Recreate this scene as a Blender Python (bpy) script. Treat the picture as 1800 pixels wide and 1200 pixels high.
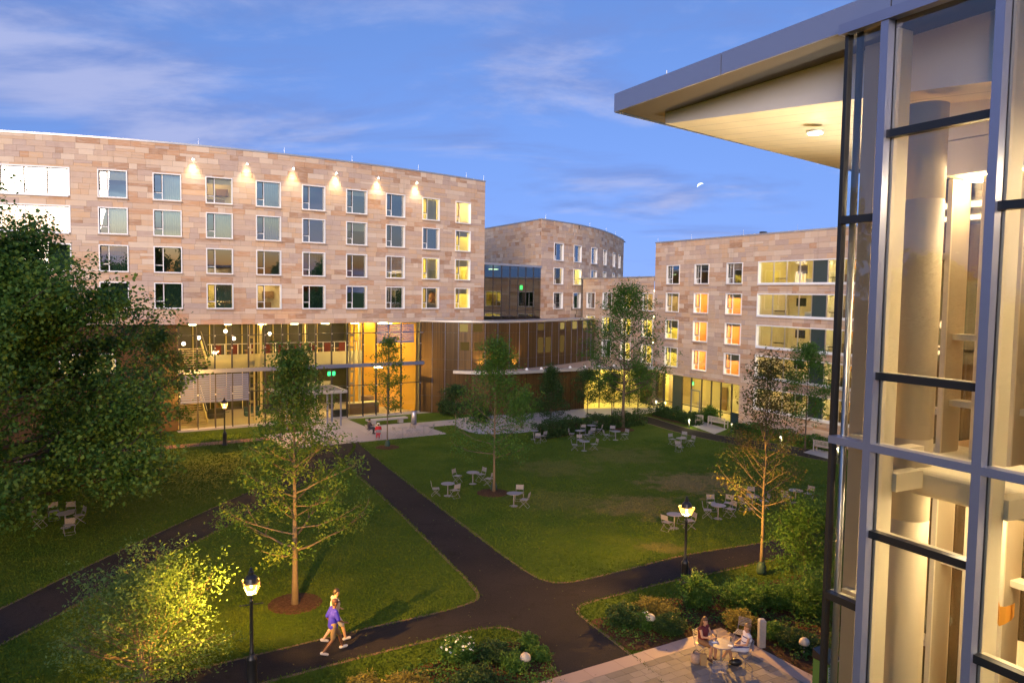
import bpy, bmesh, math, random
from mathutils import Vector, Matrix
import numpy as np

scene = bpy.context.scene
for _o in list(bpy.data.objects):
    bpy.data.objects.remove(_o)

# ------------------------------------------------------------------ camera
F_PX, CAM_H = 1340.0, 11.8
_pitch, _roll = math.atan(85 / F_PX), 0.0143
_f = Vector((0, math.cos(_pitch), -math.sin(_pitch)))
_r0 = Vector((1, 0, 0))
_u0 = _r0.cross(_f)
_r = _r0 * math.cos(_roll) + _u0 * math.sin(_roll)
_u = _u0 * math.cos(_roll) - _r0 * math.sin(_roll)
CAM = Vector((0, 0, CAM_H))
cam_data = bpy.data.cameras.new('camera')
cam_data.sensor_width = 36.0
cam_data.lens = 36.0 * F_PX / 1800.0
cam_data.clip_start = 0.1
cam_data.clip_end = 12000.0
cam = bpy.data.objects.new('camera', cam_data)
scene.collection.objects.link(cam)
M3 = Matrix((_r, _u, -_f)).transposed()
cam.matrix_world = Matrix.Translation(CAM) @ M3.to_4x4()
scene.camera = cam

# ------------------------------------------------------------------ world
SUN_EL, SUN_AZ = math.radians(-1.5), math.radians(189)      # the sun has just gone down behind the camera
world = bpy.data.worlds.new('World')
scene.world = world
world.use_nodes = True
wn, wl = world.node_tree.nodes, world.node_tree.links
wn.clear()
def wnode(t, **k):
    n = wn.new(t)
    for a, b in k.items():
        setattr(n, a, b)
    return n
def wmath(op, a, b=None, clamp=False):
    n = wn.new('ShaderNodeMath'); n.operation = op; n.use_clamp = clamp
    for i, v in enumerate((a, b)):
        if v is None: continue
        if isinstance(v, (int, float)): n.inputs[i].default_value = v
        else: wl.new(v, n.inputs[i])
    return n.outputs[0]
sky = wnode('ShaderNodeTexSky', sky_type='NISHITA', sun_disc=False)
sky.sun_elevation, sky.sun_rotation = SUN_EL, SUN_AZ
sky.altitude, sky.air_density, sky.dust_density, sky.ozone_density = 0, 1.0, 1.0, 3.0
# away from the sunset the earth's shadow is blue down to the roofs: the sky is read a little higher up there
tc = wnode('ShaderNodeTexCoord')
sep = wnode('ShaderNodeSeparateXYZ')
wl.new(tc.outputs['Generated'], sep.inputs[0])
lift = wn.new('ShaderNodeMapRange'); lift.interpolation_type = 'SMOOTHSTEP'
lift.inputs['From Min'].default_value = -0.5; lift.inputs['From Max'].default_value = 0.5; lift.inputs['To Max'].default_value = 0.34
wl.new(sep.outputs['Y'], lift.inputs['Value'])
lv = wnode('ShaderNodeCombineXYZ')
wl.new(sep.outputs['X'], lv.inputs[0]); wl.new(sep.outputs['Y'], lv.inputs[1])
wl.new(wmath('ADD', sep.outputs['Z'], lift.outputs['Result']), lv.inputs[2])
wl.new(lv.outputs[0], sky.inputs['Vector'])
hs = wnode('ShaderNodeHueSaturation')
hs.inputs['Saturation'].default_value = 0.97
hs.inputs['Hue'].default_value = 0.492
hs.inputs['Value'].default_value = 1.0
wl.new(sky.outputs[0], hs.inputs['Color'])
# thin evening clouds: noise on the direction, flattened towards the horizon
dz = wmath('ADD', wmath('MAXIMUM', sep.outputs['Z'], 0.0), 0.16)
cx = wmath('DIVIDE', sep.outputs['X'], dz); cy = wmath('DIVIDE', sep.outputs['Y'], dz)
cmb = wnode('ShaderNodeCombineXYZ')
wl.new(wmath('MULTIPLY', cx, 0.62), cmb.inputs[0]); wl.new(wmath('MULTIPLY', cy, 1.0), cmb.inputs[1]); cmb.inputs[2].default_value = 8.3
def wnoise(vec, scale, detail, rough, dist=0.0):
    n = wn.new('ShaderNodeTexNoise')
    n.inputs['Scale'].default_value = scale; n.inputs['Detail'].default_value = detail
    n.inputs['Roughness'].default_value = rough; n.inputs['Distortion'].default_value = dist
    wl.new(vec, n.inputs['Vector']); return n.outputs['Fac']
def wramp(v, a, b):
    n = wn.new('ShaderNodeMapRange'); n.interpolation_type = 'SMOOTHSTEP'
    n.inputs['From Min'].default_value = a; n.inputs['From Max'].default_value = b
    wl.new(v, n.inputs['Value']); return n.outputs['Result']
c1 = wnoise(cmb.outputs[0], 1.7, 10, 0.58, 0.35)
c2 = wnoise(cmb.outputs[0], 0.42, 4, 0.5)
cs = wmath('ADD', wmath('MULTIPLY', c1, 0.72), wmath('MULTIPLY', c2, 0.38))
low = wnode('ShaderNodeVectorMath', operation='ADD'); low.inputs[1].default_value = (0.0, 0.12, 0.0); wl.new(cmb.outputs[0], low.inputs[0])
c3 = wnoise(low.outputs[0], 1.7, 10, 0.58, 0.35)
ds_ = wmath('ADD', wmath('MULTIPLY', c3, 0.72), wmath('MULTIPLY', c2, 0.38))
def over(base, fac, col):
    n = wnode('ShaderNodeMix', data_type='RGBA', blend_type='MIX'); wl.new(fac, n.inputs['Factor']); wl.new(base, n.inputs['A']); n.inputs['B'].default_value = col
    return n.outputs['Result']
# grey blue undersides first, then the paler tops
sk = over(hs.outputs[0], wmath('MULTIPLY', wramp(ds_, 0.54, 0.68), 0.60), (0.045, 0.066, 0.150, 1))
sk = over(sk, wmath('MULTIPLY', wramp(cs, 0.57, 0.72), 0.72), (0.118, 0.130, 0.200, 1))
bg = wnode('ShaderNodeBackground')
bg.inputs['Strength'].default_value = 0.112
wl.new(sk, bg.inputs['Color'])
wo = wnode('ShaderNodeOutputWorld')
wl.new(bg.outputs[0], wo.inputs['Surface'])

# the last afterglow, very soft
sun_d = bpy.data.lights.new('sun', 'SUN')
sun_d.energy, sun_d.angle, sun_d.color = 0.135, math.radians(40), (1.0, 0.79, 0.60)
sun = bpy.data.objects.new('sun', sun_d)
scene.collection.objects.link(sun)
_sv = Vector((math.sin(SUN_AZ) * math.cos(math.radians(8)), math.cos(SUN_AZ) * math.cos(math.radians(8)), math.sin(math.radians(8))))
sun.rotation_euler = _sv.to_track_quat('Z', 'Y').to_euler()

vs = scene.view_settings
vs.view_transform, vs.look, vs.gamma, vs.exposure = 'Standard', 'None', 1.0, 5.25
vs.use_curve_mapping = False
scene.cycles.use_denoising = True
scene.cycles.max_bounces = 7
scene.cycles.transparent_max_bounces = 16
scene.cycles.sample_clamp_indirect = 6.0
scene.cycles.caustics_reflective = False
scene.cycles.caustics_refractive = False

K = 2.0 ** -5.0            # lamp powers below are written for exposure 0 and scaled to the dusk exposure
rng = random.Random(7)
nrng = np.random.default_rng(11)
COL = scene.collection

def ground_at(px, py, z=0.0):
    """Survey helper: the spot on the level z that the photograph shows at (px, py) of its 1800 x 1200 pixels."""
    d = _f * F_PX + _r * (px - 900) + _u * (600 - py)
    t = (z - CAM_H) / d.z
    return Vector((d.x * t, d.y * t, z))
G = ground_at

# ------------------------------------------------------------------ materials
MATS = {}
def new_mat(name):
    m = bpy.data.materials.new(name); m.use_nodes = True
    m.node_tree.nodes.clear(); MATS[name] = m
    return m, m.node_tree.nodes, m.node_tree.links
def node(nt, t, ins=None, **k):
    n = nt.new(t)
    for a, b in k.items(): setattr(n, a, b)
    for a, b in (ins or {}).items(): n.inputs[a].default_value = b
    return n
def c4(c): return (c[0], c[1], c[2], 1.0)
def mixrgb(N, L, fac, a, b, blend='MIX'):
    m = node(N, 'ShaderNodeMix', data_type='RGBA', blend_type=blend)
    for key, v in (('Factor', fac), ('A', a), ('B', b)):
        if isinstance(v, (int, float)): m.inputs[key].default_value = v
        elif isinstance(v, (tuple, list)): m.inputs[key].default_value = c4(v)
        else: L.new(v, m.inputs[key])
    return m.outputs['Result']
def noise(N, L, scale, detail=4, rough=0.55, vec=None, dist=0):
    n = node(N, 'ShaderNodeTexNoise', {'Scale': scale, 'Detail': detail, 'Roughness': rough, 'Distortion': dist})
    if vec is None:
        g = node(N, 'ShaderNodeNewGeometry'); vec = g.outputs['Position']
    L.new(vec, n.inputs['Vector'])
    return n.outputs['Fac']
def maprange(N, L, v, a, b, c=0.0, d=1.0):
    n = node(N, 'ShaderNodeMapRange', {'From Min': a, 'From Max': b, 'To Min': c, 'To Max': d}, interpolation_type='SMOOTHSTEP')
    L.new(v, n.inputs['Value']); return n.outputs['Result']
def mathn(N, L, op, a, b=None):
    n = node(N, 'ShaderNodeMath', operation=op)
    for i, v in enumerate((a, b)):
        if v is None: continue
        if isinstance(v, (int, float)): n.inputs[i].default_value = v
        else: L.new(v, n.inputs[i])
    return n.outputs[0]
def ramp(N, L, fac, stops, interp='LINEAR'):
    r = node(N, 'ShaderNodeValToRGB'); cr = r.color_ramp; cr.interpolation = interp
    while len(cr.elements) < len(stops): cr.elements.new(0.5)
    for e, (p, c) in zip(cr.elements, stops): e.position, e.color = p, c4(c)
    L.new(fac, r.inputs['Fac']); return r.outputs['Color']
def finish(N, L, col, rough=0.7, metal=0.0, bump=None, bstr=0.3, bdist=0.02, spec=0.5):
    p = node(N, 'ShaderNodeBsdfPrincipled', {'Roughness': rough, 'Metallic': metal, 'Specular IOR Level': spec})
    if isinstance(col, (tuple, list)): p.inputs['Base Color'].default_value = c4(col)
    else: L.new(col, p.inputs['Base Color'])
    if bump is not None:
        b = node(N, 'ShaderNodeBump', {'Strength': bstr, 'Distance': bdist})
        L.new(bump, b.inputs['Height']); L.new(b.outputs[0], p.inputs['Normal'])
    o = node(N, 'ShaderNodeOutputMaterial'); L.new(p.outputs[0], o.inputs['Surface'])
    return p
def pmat(name, col, rough=0.7, metal=0.0, var=0.12, scale=3.0, bump=0.0, bscale=40.0, spec=0.5, rand=None):
    """A painted, metal, cloth or similar surface: colour with uneven wear, slight relief."""
    m, N, L = new_mat(name)
    f = noise(N, L, scale, 5)
    if rand == 'object':
        oi = node(N, 'ShaderNodeObjectInfo'); f = mixrgb(N, L, 0.6, f, oi.outputs['Random'])
    elif rand == 'island':
        g = node(N, 'ShaderNodeNewGeometry'); f = mixrgb(N, L, 0.6, f, g.outputs['Random Per Island'])
    c = mixrgb(N, L, f, tuple(v * (1 - var) for v in col), tuple(min(1, v * (1 + var)) for v in col))
    rr = None
    finish(N, L, c, rough, metal, noise(N, L, bscale, 3) if bump else None, bump, 0.01, spec)
    return m
def glass_mat(name, refl=0.2, tint=(0.85, 0.9, 0.88), rough=0.0):
    m, N, L = new_mat(name)
    t = node(N, 'ShaderNodeBsdfTransparent'); t.inputs['Color'].default_value = c4(tint)
    g = node(N, 'ShaderNodeBsdfGlossy', {'Roughness': rough})
    g.inputs['Color'].default_value = (1, 1, 1, 1)
    fr = node(N, 'ShaderNodeFresnel', {'IOR': 1.5})
    fac = mathn(N, L, 'ADD', refl, mathn(N, L, 'MULTIPLY', fr.outputs[0], 1 - refl))
    nz = noise(N, L, 0.35, 2)
    b = node(N, 'ShaderNodeBump', {'Strength': 0.04, 'Distance': 0.05}); L.new(nz, b.inputs['Height']); L.new(b.outputs[0], g.inputs['Normal'])
    x = node(N, 'ShaderNodeMixShader'); L.new(fac, x.inputs[0]); L.new(t.outputs[0], x.inputs[1]); L.new(g.outputs[0], x.inputs[2])
    o = node(N, 'ShaderNodeOutputMaterial'); L.new(x.outputs[0], o.inputs['Surface'])
    return m
def emit_mat(name, col, strength):
    m, N, L = new_mat(name)
    e = node(N, 'ShaderNodeEmission', {'Strength': strength * K}); e.inputs['Color'].default_value = c4(col)
    o = node(N, 'ShaderNodeOutputMaterial'); L.new(e.outputs[0], o.inputs['Surface'])
    return m
def stone_mat(name, source):
    """Tumbled sandstone ashlar: each stone has its own tone, with bedding streaks."""
    m, N, L = new_mat(name)
    if source == 'object': rv = node(N, 'ShaderNodeObjectInfo').outputs['Random']
    elif source == 'island': rv = node(N, 'ShaderNodeNewGeometry').outputs['Random Per Island']
    else: rv = noise(N, L, 0.8, 1)
    base = ramp(N, L, rv, [(0.0, (0.40, 0.215, 0.11)), (0.07, (0.54, 0.30, 0.155)), (0.17, (0.60, 0.42, 0.28)), (0.34, (0.56, 0.41, 0.31)),
                           (0.52, (0.67, 0.51, 0.37)), (0.64, (0.49, 0.365, 0.305)), (0.76, (0.64, 0.42, 0.25)), (0.87, (0.71, 0.57, 0.44)), (0.96, (0.42, 0.26, 0.17))], 'CONSTANT')
    g = node(N, 'ShaderNodeNewGeometry')
    mp = node(N, 'ShaderNodeMapping'); mp.inputs['Scale'].default_value = (1, 1, 5); L.new(g.outputs['Position'], mp.inputs['Vector'])
    st = noise(N, L, 1.6, 6, 0.6, mp.outputs[0])
    c = mixrgb(N, L, maprange(N, L, st, 0.35, 0.75), base, mixrgb(N, L, 0.55, base, (0.62, 0.50, 0.42)))
    c = mixrgb(N, L, mathn(N, L, 'MULTIPLY', noise(N, L, 0.22, 4), 0.35), c, (0.50, 0.37, 0.32))
    mp3 = node(N, 'ShaderNodeMapping'); mp3.inputs['Scale'].default_value = (1.6, 1.6, .10); L.new(g.outputs['Position'], mp3.inputs['Vector'])
    c = mixrgb(N, L, maprange(N, L, noise(N, L, 1.0, 5, .6, mp3.outputs[0]), .52, .75, 0, .30), c, (0.36, 0.26, 0.20))   # rain streaks
    finish(N, L, c, 0.86, 0, noise(N, L, 14, 5), 0.35, 0.015, 0.25)
    return m
def leaf_mat(name, a, b, c=None, transl=0.35):
    m, N, L = new_mat(name)
    g = node(N, 'ShaderNodeNewGeometry')
    rv = g.outputs['Random Per Island']
    col = mixrgb(N, L, rv, a, b)
    if c: col = mixrgb(N, L, maprange(N, L, mathn(N, L, 'ADD', noise(N, L, 0.9, 2), mathn(N, L, 'MULTIPLY', rv, 0.35)), 0.62, 0.80), col, c)
    d = node(N, 'ShaderNodeBsdfPrincipled', {'Roughness': 0.6, 'Specular IOR Level': 0.3}); L.new(col, d.inputs['Base Color'])
    t = node(N, 'ShaderNodeBsdfTranslucent'); L.new(mixrgb(N, L, 0.5, col, tuple(v * 1.4 for v in b)), t.inputs['Color'])
    x = node(N, 'ShaderNodeMixShader', {0: transl}); L.new(d.outputs[0], x.inputs[1]); L.new(t.outputs[0], x.inputs[2])
    o = node(N, 'ShaderNodeOutputMaterial'); L.new(x.outputs[0], o.inputs['Surface'])
    return m

MT = {
    'stone_block': stone_mat('sandstone block', 'object'),
    'stone_field': stone_mat('sandstone field', 'island'),
    'stone_plain': pmat('sandstone backing', (0.20, 0.145, 0.11), 0.9),
    'white': pmat('white painted aluminium', (0.82, 0.82, 0.83), 0.45, var=0.05),
    'coping': pmat('zinc coping', (0.50, 0.49, 0.50), 0.4, 0.6, 0.08),
    'dark': pmat('dark bronze', (0.045, 0.042, 0.045), 0.45, 0.3),
    'black': pmat('black paint', (0.018, 0.018, 0.02), 0.35, 0.2),
    'steel': pmat('brushed steel', (0.48, 0.48, 0.52), 0.35, 0.85, 0.08),
    'bluesteel': pmat('blue grey powder coat', (0.21, 0.235, 0.36), 0.35, 0.55, 0.06),
    'teal': pmat('teal spandrel', (0.03, 0.055, 0.06), 0.3, 0.0, 0.1),
    'curtain': pmat('green curtain', (0.035, 0.085, 0.065), 0.9, var=0.3, scale=6),
    'curtain_pale': pmat('cream blind', (0.55, 0.52, 0.36), 0.9, var=0.1),
    'room_yellow': pmat('yellow room walls', (0.62, 0.55, 0.22), 0.9, var=0.08),
    'room_cream': pmat('cream room walls', (0.62, 0.54, 0.34), 0.9, var=0.06),
    'room_orange': pmat('orange room walls', (0.66, 0.32, 0.10), 0.9, var=0.08),
    'room_dark': pmat('unlit room walls', (0.12, 0.12, 0.11), 0.9, var=0.1),
    'floor_in': pmat('lobby floor', (0.40, 0.33, 0.23), 0.5, var=0.1),
    'glass': glass_mat('window glass', 0.31, (0.80, 0.88, 0.84)),
    'glass_clear': glass_mat('curtain wall glass', 0.02, (0.93, 0.95, 0.92)),
    'glass_lit': glass_mat('window glass lit room', 0.10, (0.92, 0.94, 0.88)),
    'glass_dark': glass_mat('smoked glass', 0.16, (0.30, 0.34, 0.33)),
    'asphalt': None,
    'fixture': pmat('lamp housing', (0.6, 0.6, 0.6), 0.4, 0.5),
}
MT['lamp_warm'] = emit_mat('ceiling lamp warm', (1.0, 0.78, 0.38), 66)
MT['lamp_yellow'] = emit_mat('ceiling lamp yellow', (1.0, 0.80, 0.28), 46)
MT['lamp_dim'] = emit_mat('ceiling lamp dim', (1.0, 0.72, 0.42), 20)
MT['spot'] = emit_mat('spot lens', (1.0, 0.86, 0.62), 60)
MT['green_exit'] = emit_mat('exit sign green', (0.05, 1.0, 0.25), 2.2)

# ------------------------------------------------------------------ mesh helpers
class MB:
    def __init__(s): s.v, s.f = [], []
    def quad(s, a, b, c, d):
        i = len(s.v); s.v += [tuple(a), tuple(b), tuple(c), tuple(d)]; s.f.append((i, i + 1, i + 2, i + 3))
    def poly(s, pts):
        i = len(s.v); s.v += [tuple(p) for p in pts]; s.f.append(tuple(range(i, i + len(pts))))
    def hexa(s, p):
        i = len(s.v); s.v += [tuple(q) for q in p]
        for f in ((0, 3, 2, 1), (4, 5, 6, 7), (0, 1, 5, 4), (1, 2, 6, 5), (2, 3, 7, 6), (3, 0, 4, 7)): s.f.append(tuple(i + k for k in f))
    def box(s, x0, x1, y0, y1, z0, z1):
        s.hexa([(x0, y0, z0), (x1, y0, z0), (x1, y1, z0), (x0, y1, z0), (x0, y0, z1), (x1, y0, z1), (x1, y1, z1), (x0, y1, z1)])
        return s
    def wbox(s, W, s0, s1, n0, n1, z0, z1):
        """box on a wall: s along it, n outwards"""
        a, b, c, d = W.pt(s0, n1), W.pt(s1, n1), W.pt(s1, n0), W.pt(s0, n0)
        s.hexa([(q.x, q.y, z) for z in (z0, z1) for q in (a, b, c, d)]); return s
    def bar(s, a, b, w, h=None, up=(0, 0, 1)):
        a, b = Vector(a), Vector(b); d = (b - a).normalized(); h = h or w
        x = d.cross(Vector(up))
        if x.length < 1e-4: x = d.cross(Vector((1, 0, 0)))
        x.normalize(); y = x.cross(d); x *= w / 2; y *= h / 2
        s.hexa([a - x - y, a + x - y, a + x + y, a - x + y, b - x - y, b + x - y, b + x + y, b - x + y]); return s
    def tube(s, path, rad, n=8, caps=True):
        path = [Vector(p) for p in path]
        if isinstance(rad, (int, float)): rad = [rad] * len(path)
        base = len(s.v); ref = None
        for i, p in enumerate(path):
            d = (path[min(i + 1, len(path) - 1)] - path[max(i - 1, 0)]).normalized()
            if ref is None:
                ref = d.cross(Vector((0, 0, 1)))
                if ref.length < 1e-3: ref = Vector((1, 0, 0))
            x = (ref - d * ref.dot(d)).normalized(); ref = x; y = d.cross(x)
            for k in range(n):
                a = 2 * math.pi * k / n
                s.v.append(tuple(p + (x * math.cos(a) + y * math.sin(a)) * rad[i]))
        for i in range(len(path) - 1):
            for k in range(n):
                a, b = base + i * n + k, base + i * n + (k + 1) % n
                s.f.append((a, b, b + n, a + n))
        if caps:
            s.f.append(tuple(base + k for k in reversed(range(n)))); e = base + (len(path) - 1) * n; s.f.append(tuple(e + k for k in range(n)))
        return s
    def lathe(s, prof, n=16, c=(0, 0, 0)):
        """profile of (radius, z) from bottom to top"""
        base = len(s.v)
        for r, z in prof:
            for k in range(n):
                a = 2 * math.pi * k / n; s.v.append((c[0] + r * math.cos(a), c[1] + r * math.sin(a), c[2] + z))
        for i in range(len(prof) - 1):
            for k in range(n):
                a, b = base + i * n + k, base + i * n + (k + 1) % n
                s.f.append((a, b, b + n, a + n))
        s.f.append(tuple(base + k for k in reversed(range(n)))); e = base + (len(prof) - 1) * n; s.f.append(tuple(e + k for k in range(n)))
        return s
    def ball(s, c, r, n=10, m=7):
        rx, ry, rz = (r, r, r) if isinstance(r, (int, float)) else r
        base = len(s.v)
        for i in range(m + 1):
            t = math.pi * (0.02 + 0.96 * i / m)
            for k in range(n):
                a = 2 * math.pi * k / n
                s.v.append((c[0] + rx * math.sin(t) * math.cos(a), c[1] + ry * math.sin(t) * math.sin(a), c[2] - rz * math.cos(t)))
        for i in range(m):
            for k in range(n):
                a, b = base + i * n + k, base + i * n + (k + 1) % n
                s.f.append((a, b, b + n, a + n))
        s.f.append(tuple(base + k for k in reversed(range(n)))); e = base + m * n; s.f.append(tuple(e + k for k in range(n)))
        return s
    def mesh(s, name, mat):
        me = bpy.data.meshes.new(name); me.from_pydata(s.v, [], s.f); me.update()
        if mat: me.materials.append(mat)
        return me
    def build(s, name, mat, parent=None, smooth=False):
        if isinstance(mat, str): mat = MT[mat]
        me = s.mesh(name, mat)
        if smooth: me.polygons.foreach_set('use_smooth', [True] * len(me.polygons))
        return link(name, me, parent)
def link(name, me, parent=None, world=True, matrix=None):
    o = bpy.data.objects.new(name, me); COL.objects.link(o)
    if matrix is not None: o.matrix_basis = matrix
    if parent is not None:
        o.parent = parent
        if world and 'M_inv' in WORLD.get(parent.name, {}): o.matrix_parent_inverse = WORLD[parent.name]['M_inv']
    return o
WORLD = {}
def thing(name, label, cat, loc=(0, 0, 0), rz=0.0, group=None, local=False):
    """An Empty at the thing's base. Children are given in world coordinates unless local is set."""
    o = bpy.data.objects.new(name, None); COL.objects.link(o)
    o.empty_display_size = 0.3
    o.location = loc; o.rotation_euler = (0, 0, rz)
    o['label'], o['category'] = label, cat
    if group: o['group'] = group
    if not local: WORLD[o.name] = {'M_inv': (Matrix.Translation(loc) @ Matrix.Rotation(rz, 4, 'Z')).inverted()}
    return o
def tag(o, label, cat, group=None):
    o['label'], o['category'] = label, cat
    if group: o['group'] = group
    return o
def structure(o): o['kind'] = 'structure'; return o
def stuff(o, label=None, cat=None):
    o['kind'] = 'stuff'
    if label: o['label'], o['category'] = label, cat
    return o
def copy_tree(o, parent=None, loc=None, rz=None, label=None):
    c = o.copy(); COL.objects.link(c)
    if parent is not None: c.parent = parent
    if loc is not None: c.location = loc
    if rz is not None: c.rotation_euler = (0, 0, rz)
    if label: c['label'] = label
    for ch in o.children: copy_tree(ch, c)
    return c
def light(name, kind, loc, energy, col, parent=None, **k):
    d = bpy.data.lights.new(name, kind); d.energy = energy * K; d.color = col
    for a, b in k.items():
        if a != 'rot': setattr(d, a, b)
    o = bpy.data.objects.new(name, d); COL.objects.link(o); o.location = loc
    if 'rot' in k: o.rotation_euler = k['rot']
    if parent is not None:
        o.parent = parent
        if parent.name in WORLD: o.matrix_parent_inverse = WORLD[parent.name]['M_inv']
    return o

class Wall:
    """A plan polyline walked left to right as one faces it from outside; s = metres along, n = metres out of the face."""
    def __init__(s, pts):
        s.p = [Vector((a, b, 0)) for a, b in pts]
        s.a = [0.0]
        for a, b in zip(s.p, s.p[1:]): s.a.append(s.a[-1] + (b - a).length)
        s.L = s.a[-1]
        s.smooth = len(pts) > 6
    def seg(s, t):
        i = 0
        while i < len(s.p) - 2 and t > s.a[i + 1]: i += 1
        return i
    def tan(s, t):
        i = s.seg(t)
        if s.smooth:
            j, k = max(i - 1, 0), min(i + 2, len(s.p) - 1); return (s.p[k] - s.p[j]).normalized()
        return (s.p[i + 1] - s.p[i]).normalized()
    def nor(s, t):
        d = s.tan(t); return Vector((d.y, -d.x, 0))
    def pt(s, t, n=0.0, z=0.0):
        i = s.seg(t); d = (s.p[i + 1] - s.p[i]).normalized()
        q = s.p[i] + d * (t - s.a[i]) + s.nor(t) * n
        return Vector((q.x, q.y, z))
    def mat(s, t, n, z):
        d, m = s.tan(t), s.nor(t); q = s.pt(t, n, z)
        return Matrix(((d.x, -m.x, 0, q.x), (d.y, -m.y, 0, q.y), (0, 0, 1, q.z), (0, 0, 0, 1)))   # local x along, y inwards, z up

def leaf_mesh(name, pts, size, mat, aspect=0.55, up=0.5, rs=None):
    """one small pointed, folded leaf face pair at each point"""
    rs = rs or nrng
    P = np.asarray(pts, float); n = len(P)
    nor = rs.normal(size=(n, 3)); nor[:, 2] = np.abs(nor[:, 2]) + up; nor /= np.linalg.norm(nor, axis=1)[:, None]
    a = rs.normal(size=(n, 3)); a -= nor * (a * nor).sum(1)[:, None]; a /= np.linalg.norm(a, axis=1)[:, None]
    b = np.cross(nor, a)
    L = (size * rs.uniform(0.65, 1.35, n))[:, None]; w = L * aspect
    V = np.empty((n, 4, 3))
    V[:, 0] = P - a * L * .5; V[:, 1] = P + b * w * .5 + a * L * .08 + nor * L * .10; V[:, 2] = P + a * L * .5; V[:, 3] = P - b * w * .5 + a * L * .08 + nor * L * .10
    me = bpy.data.meshes.new(name)
    me.vertices.add(n * 4); me.vertices.foreach_set('co', V.reshape(-1))
    me.loops.add(n * 4); me.loops.foreach_set('vertex_index', np.arange(n * 4, dtype=np.int32))
    me.polygons.add(n); me.polygons.foreach_set('loop_start', np.arange(0, n * 4, 4, dtype=np.int32))
    me.update(calc_edges=True); me.validate()
    me.materials.append(mat)
    return me

# ================================================================== ground
def lawn_material():
    m, N, L = new_mat('lawn')
    big = noise(N, L, 0.055, 4); mid = noise(N, L, 0.45, 5, 0.6); fine = noise(N, L, 9.0, 5, 0.7)
    c = mixrgb(N, L, maprange(N, L, mid, 0.3, 0.7), (0.046, 0.092, 0.009), (0.088, 0.126, 0.014))
    c = mixrgb(N, L, maprange(N, L, big, 0.40, 0.62), c, (0.074, 0.118, 0.012))
    c = mixrgb(N, L, maprange(N, L, fine, 0.3, 0.75), mixrgb(N, L, 0.4, c, (0.026, 0.050, 0.006)), c)
    g = node(N, 'ShaderNodeNewGeometry')
    # worn, dry places in the turf
    worn = None
    for (px, py, rx, ry, amt) in ((1222, 850, 3.6, 3.6, 0.85), (1118, 890, 2.9, 2.6, 0.6), (985, 822, 3.5, 3.0, 0.28), (1090, 800, 3.8, 3.5, 0.3), (1165, 962, 1.4, 1.0, 0.4), (1000, 880, 4, 3, .22)):
        p = G(px, py)
        mp = node(N, 'ShaderNodeMapping', vector_type='POINT')
        mp.inputs['Location'].default_value = (-p.x / rx, -p.y / ry, 0); mp.inputs['Scale'].default_value = (1 / rx, 1 / ry, 0)
        L.new(g.outputs['Position'], mp.inputs['Vector'])
        ln = node(N, 'ShaderNodeVectorMath', operation='LENGTH'); L.new(mp.outputs[0], ln.inputs[0])
        d = mathn(N, L, 'ADD', ln.outputs['Value'], mathn(N, L, 'MULTIPLY', mathn(N, L, 'SUBTRACT', noise(N, L, 0.7, 7, 0.72), 0.5), 3.6))
        f = mathn(N, L, 'MULTIPLY', maprange(N, L, d, 1.05, 0.35), amt)
        worn = f if worn is None else mathn(N, L, 'MAXIMUM', worn, f)
    worn = mathn(N, L, 'MULTIPLY', worn, maprange(N, L, fine, 0.25, 0.65, 0.35, 1.0))
    c = mixrgb(N, L, worn, c, (0.22, 0.155, 0.075))
    finish(N, L, c, 0.95, 0, noise(N, L, 22, 4, 0.7), 0.9, 0.05, 0.1)
    return m
def asphalt_material():
    m, N, L = new_mat('asphalt')
    c = mixrgb(N, L, maprange(N, L, noise(N, L, 0.35, 5), 0.3, 0.7), (0.0135, 0.0125, 0.0145), (0.0225, 0.020, 0.0215))
    c = mixrgb(N, L, maprange(N, L, noise(N, L, 60, 3), 0.45, 0.8), c, (0.05, 0.042, 0.04))
    c = mixrgb(N, L, maprange(N, L, noise(N, L, 0.9, 6, .7), .56, .66, 0, .55), c, (0.013, 0.0105, 0.0095))       # patches and damp spots
    v = node(N, 'ShaderNodeTexVoronoi', {'Scale': .22}, feature='DISTANCE_TO_EDGE'); gg = node(N, 'ShaderNodeNewGeometry')
    wv = node(N, 'ShaderNodeVectorMath', operation='ADD'); ns = node(N, 'ShaderNodeTexNoise', {'Scale': 1.3, 'Detail': 4}); L.new(gg.outputs['Position'], ns.inputs['Vector']); L.new(gg.outputs['Position'], wv.inputs[0]); L.new(ns.outputs['Color'], wv.inputs[1]); L.new(wv.outputs[0], v.inputs['Vector'])
    c = mixrgb(N, L, maprange(N, L, v.outputs['Distance'], .007, .001, 0, .30), c, (0.006, 0.005, 0.005))           # cracks
    finish(N, L, c, 0.9, 0, noise(N, L, 55, 4, 0.7), 0.8, 0.02, 0.12)
    return m
def mulch_material():
    m, N, L = new_mat('mulch')
    c = ramp(N, L, noise(N, L, 9, 6, 0.75), [(0.25, (0.022, 0.013, 0.009)), (0.5, (0.075, 0.040, 0.024)), (0.75, (0.13, 0.075, 0.045))])
    finish(N, L, c, 0.95, 0, noise(N, L, 16, 5, 0.75), 1.0, 0.08, 0.1)
    return m
MT['lawn'], MT['asphalt'], MT['mulch'] = lawn_material(), asphalt_material(), mulch_material()
MT['brickpath'] = pmat('brick path', (0.20, 0.105, 0.075), 0.85, var=0.3, scale=8, bump=0.4)
MT['concrete'] = pmat('pale concrete', (0.32, 0.30, 0.31), 0.8, var=0.12, scale=1.2, bump=0.15)
MT['slab'] = pmat('patio slab', (0.32, 0.29, 0.30), 0.75, var=0.14, scale=1.0, bump=0.15, rand='object')
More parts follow.
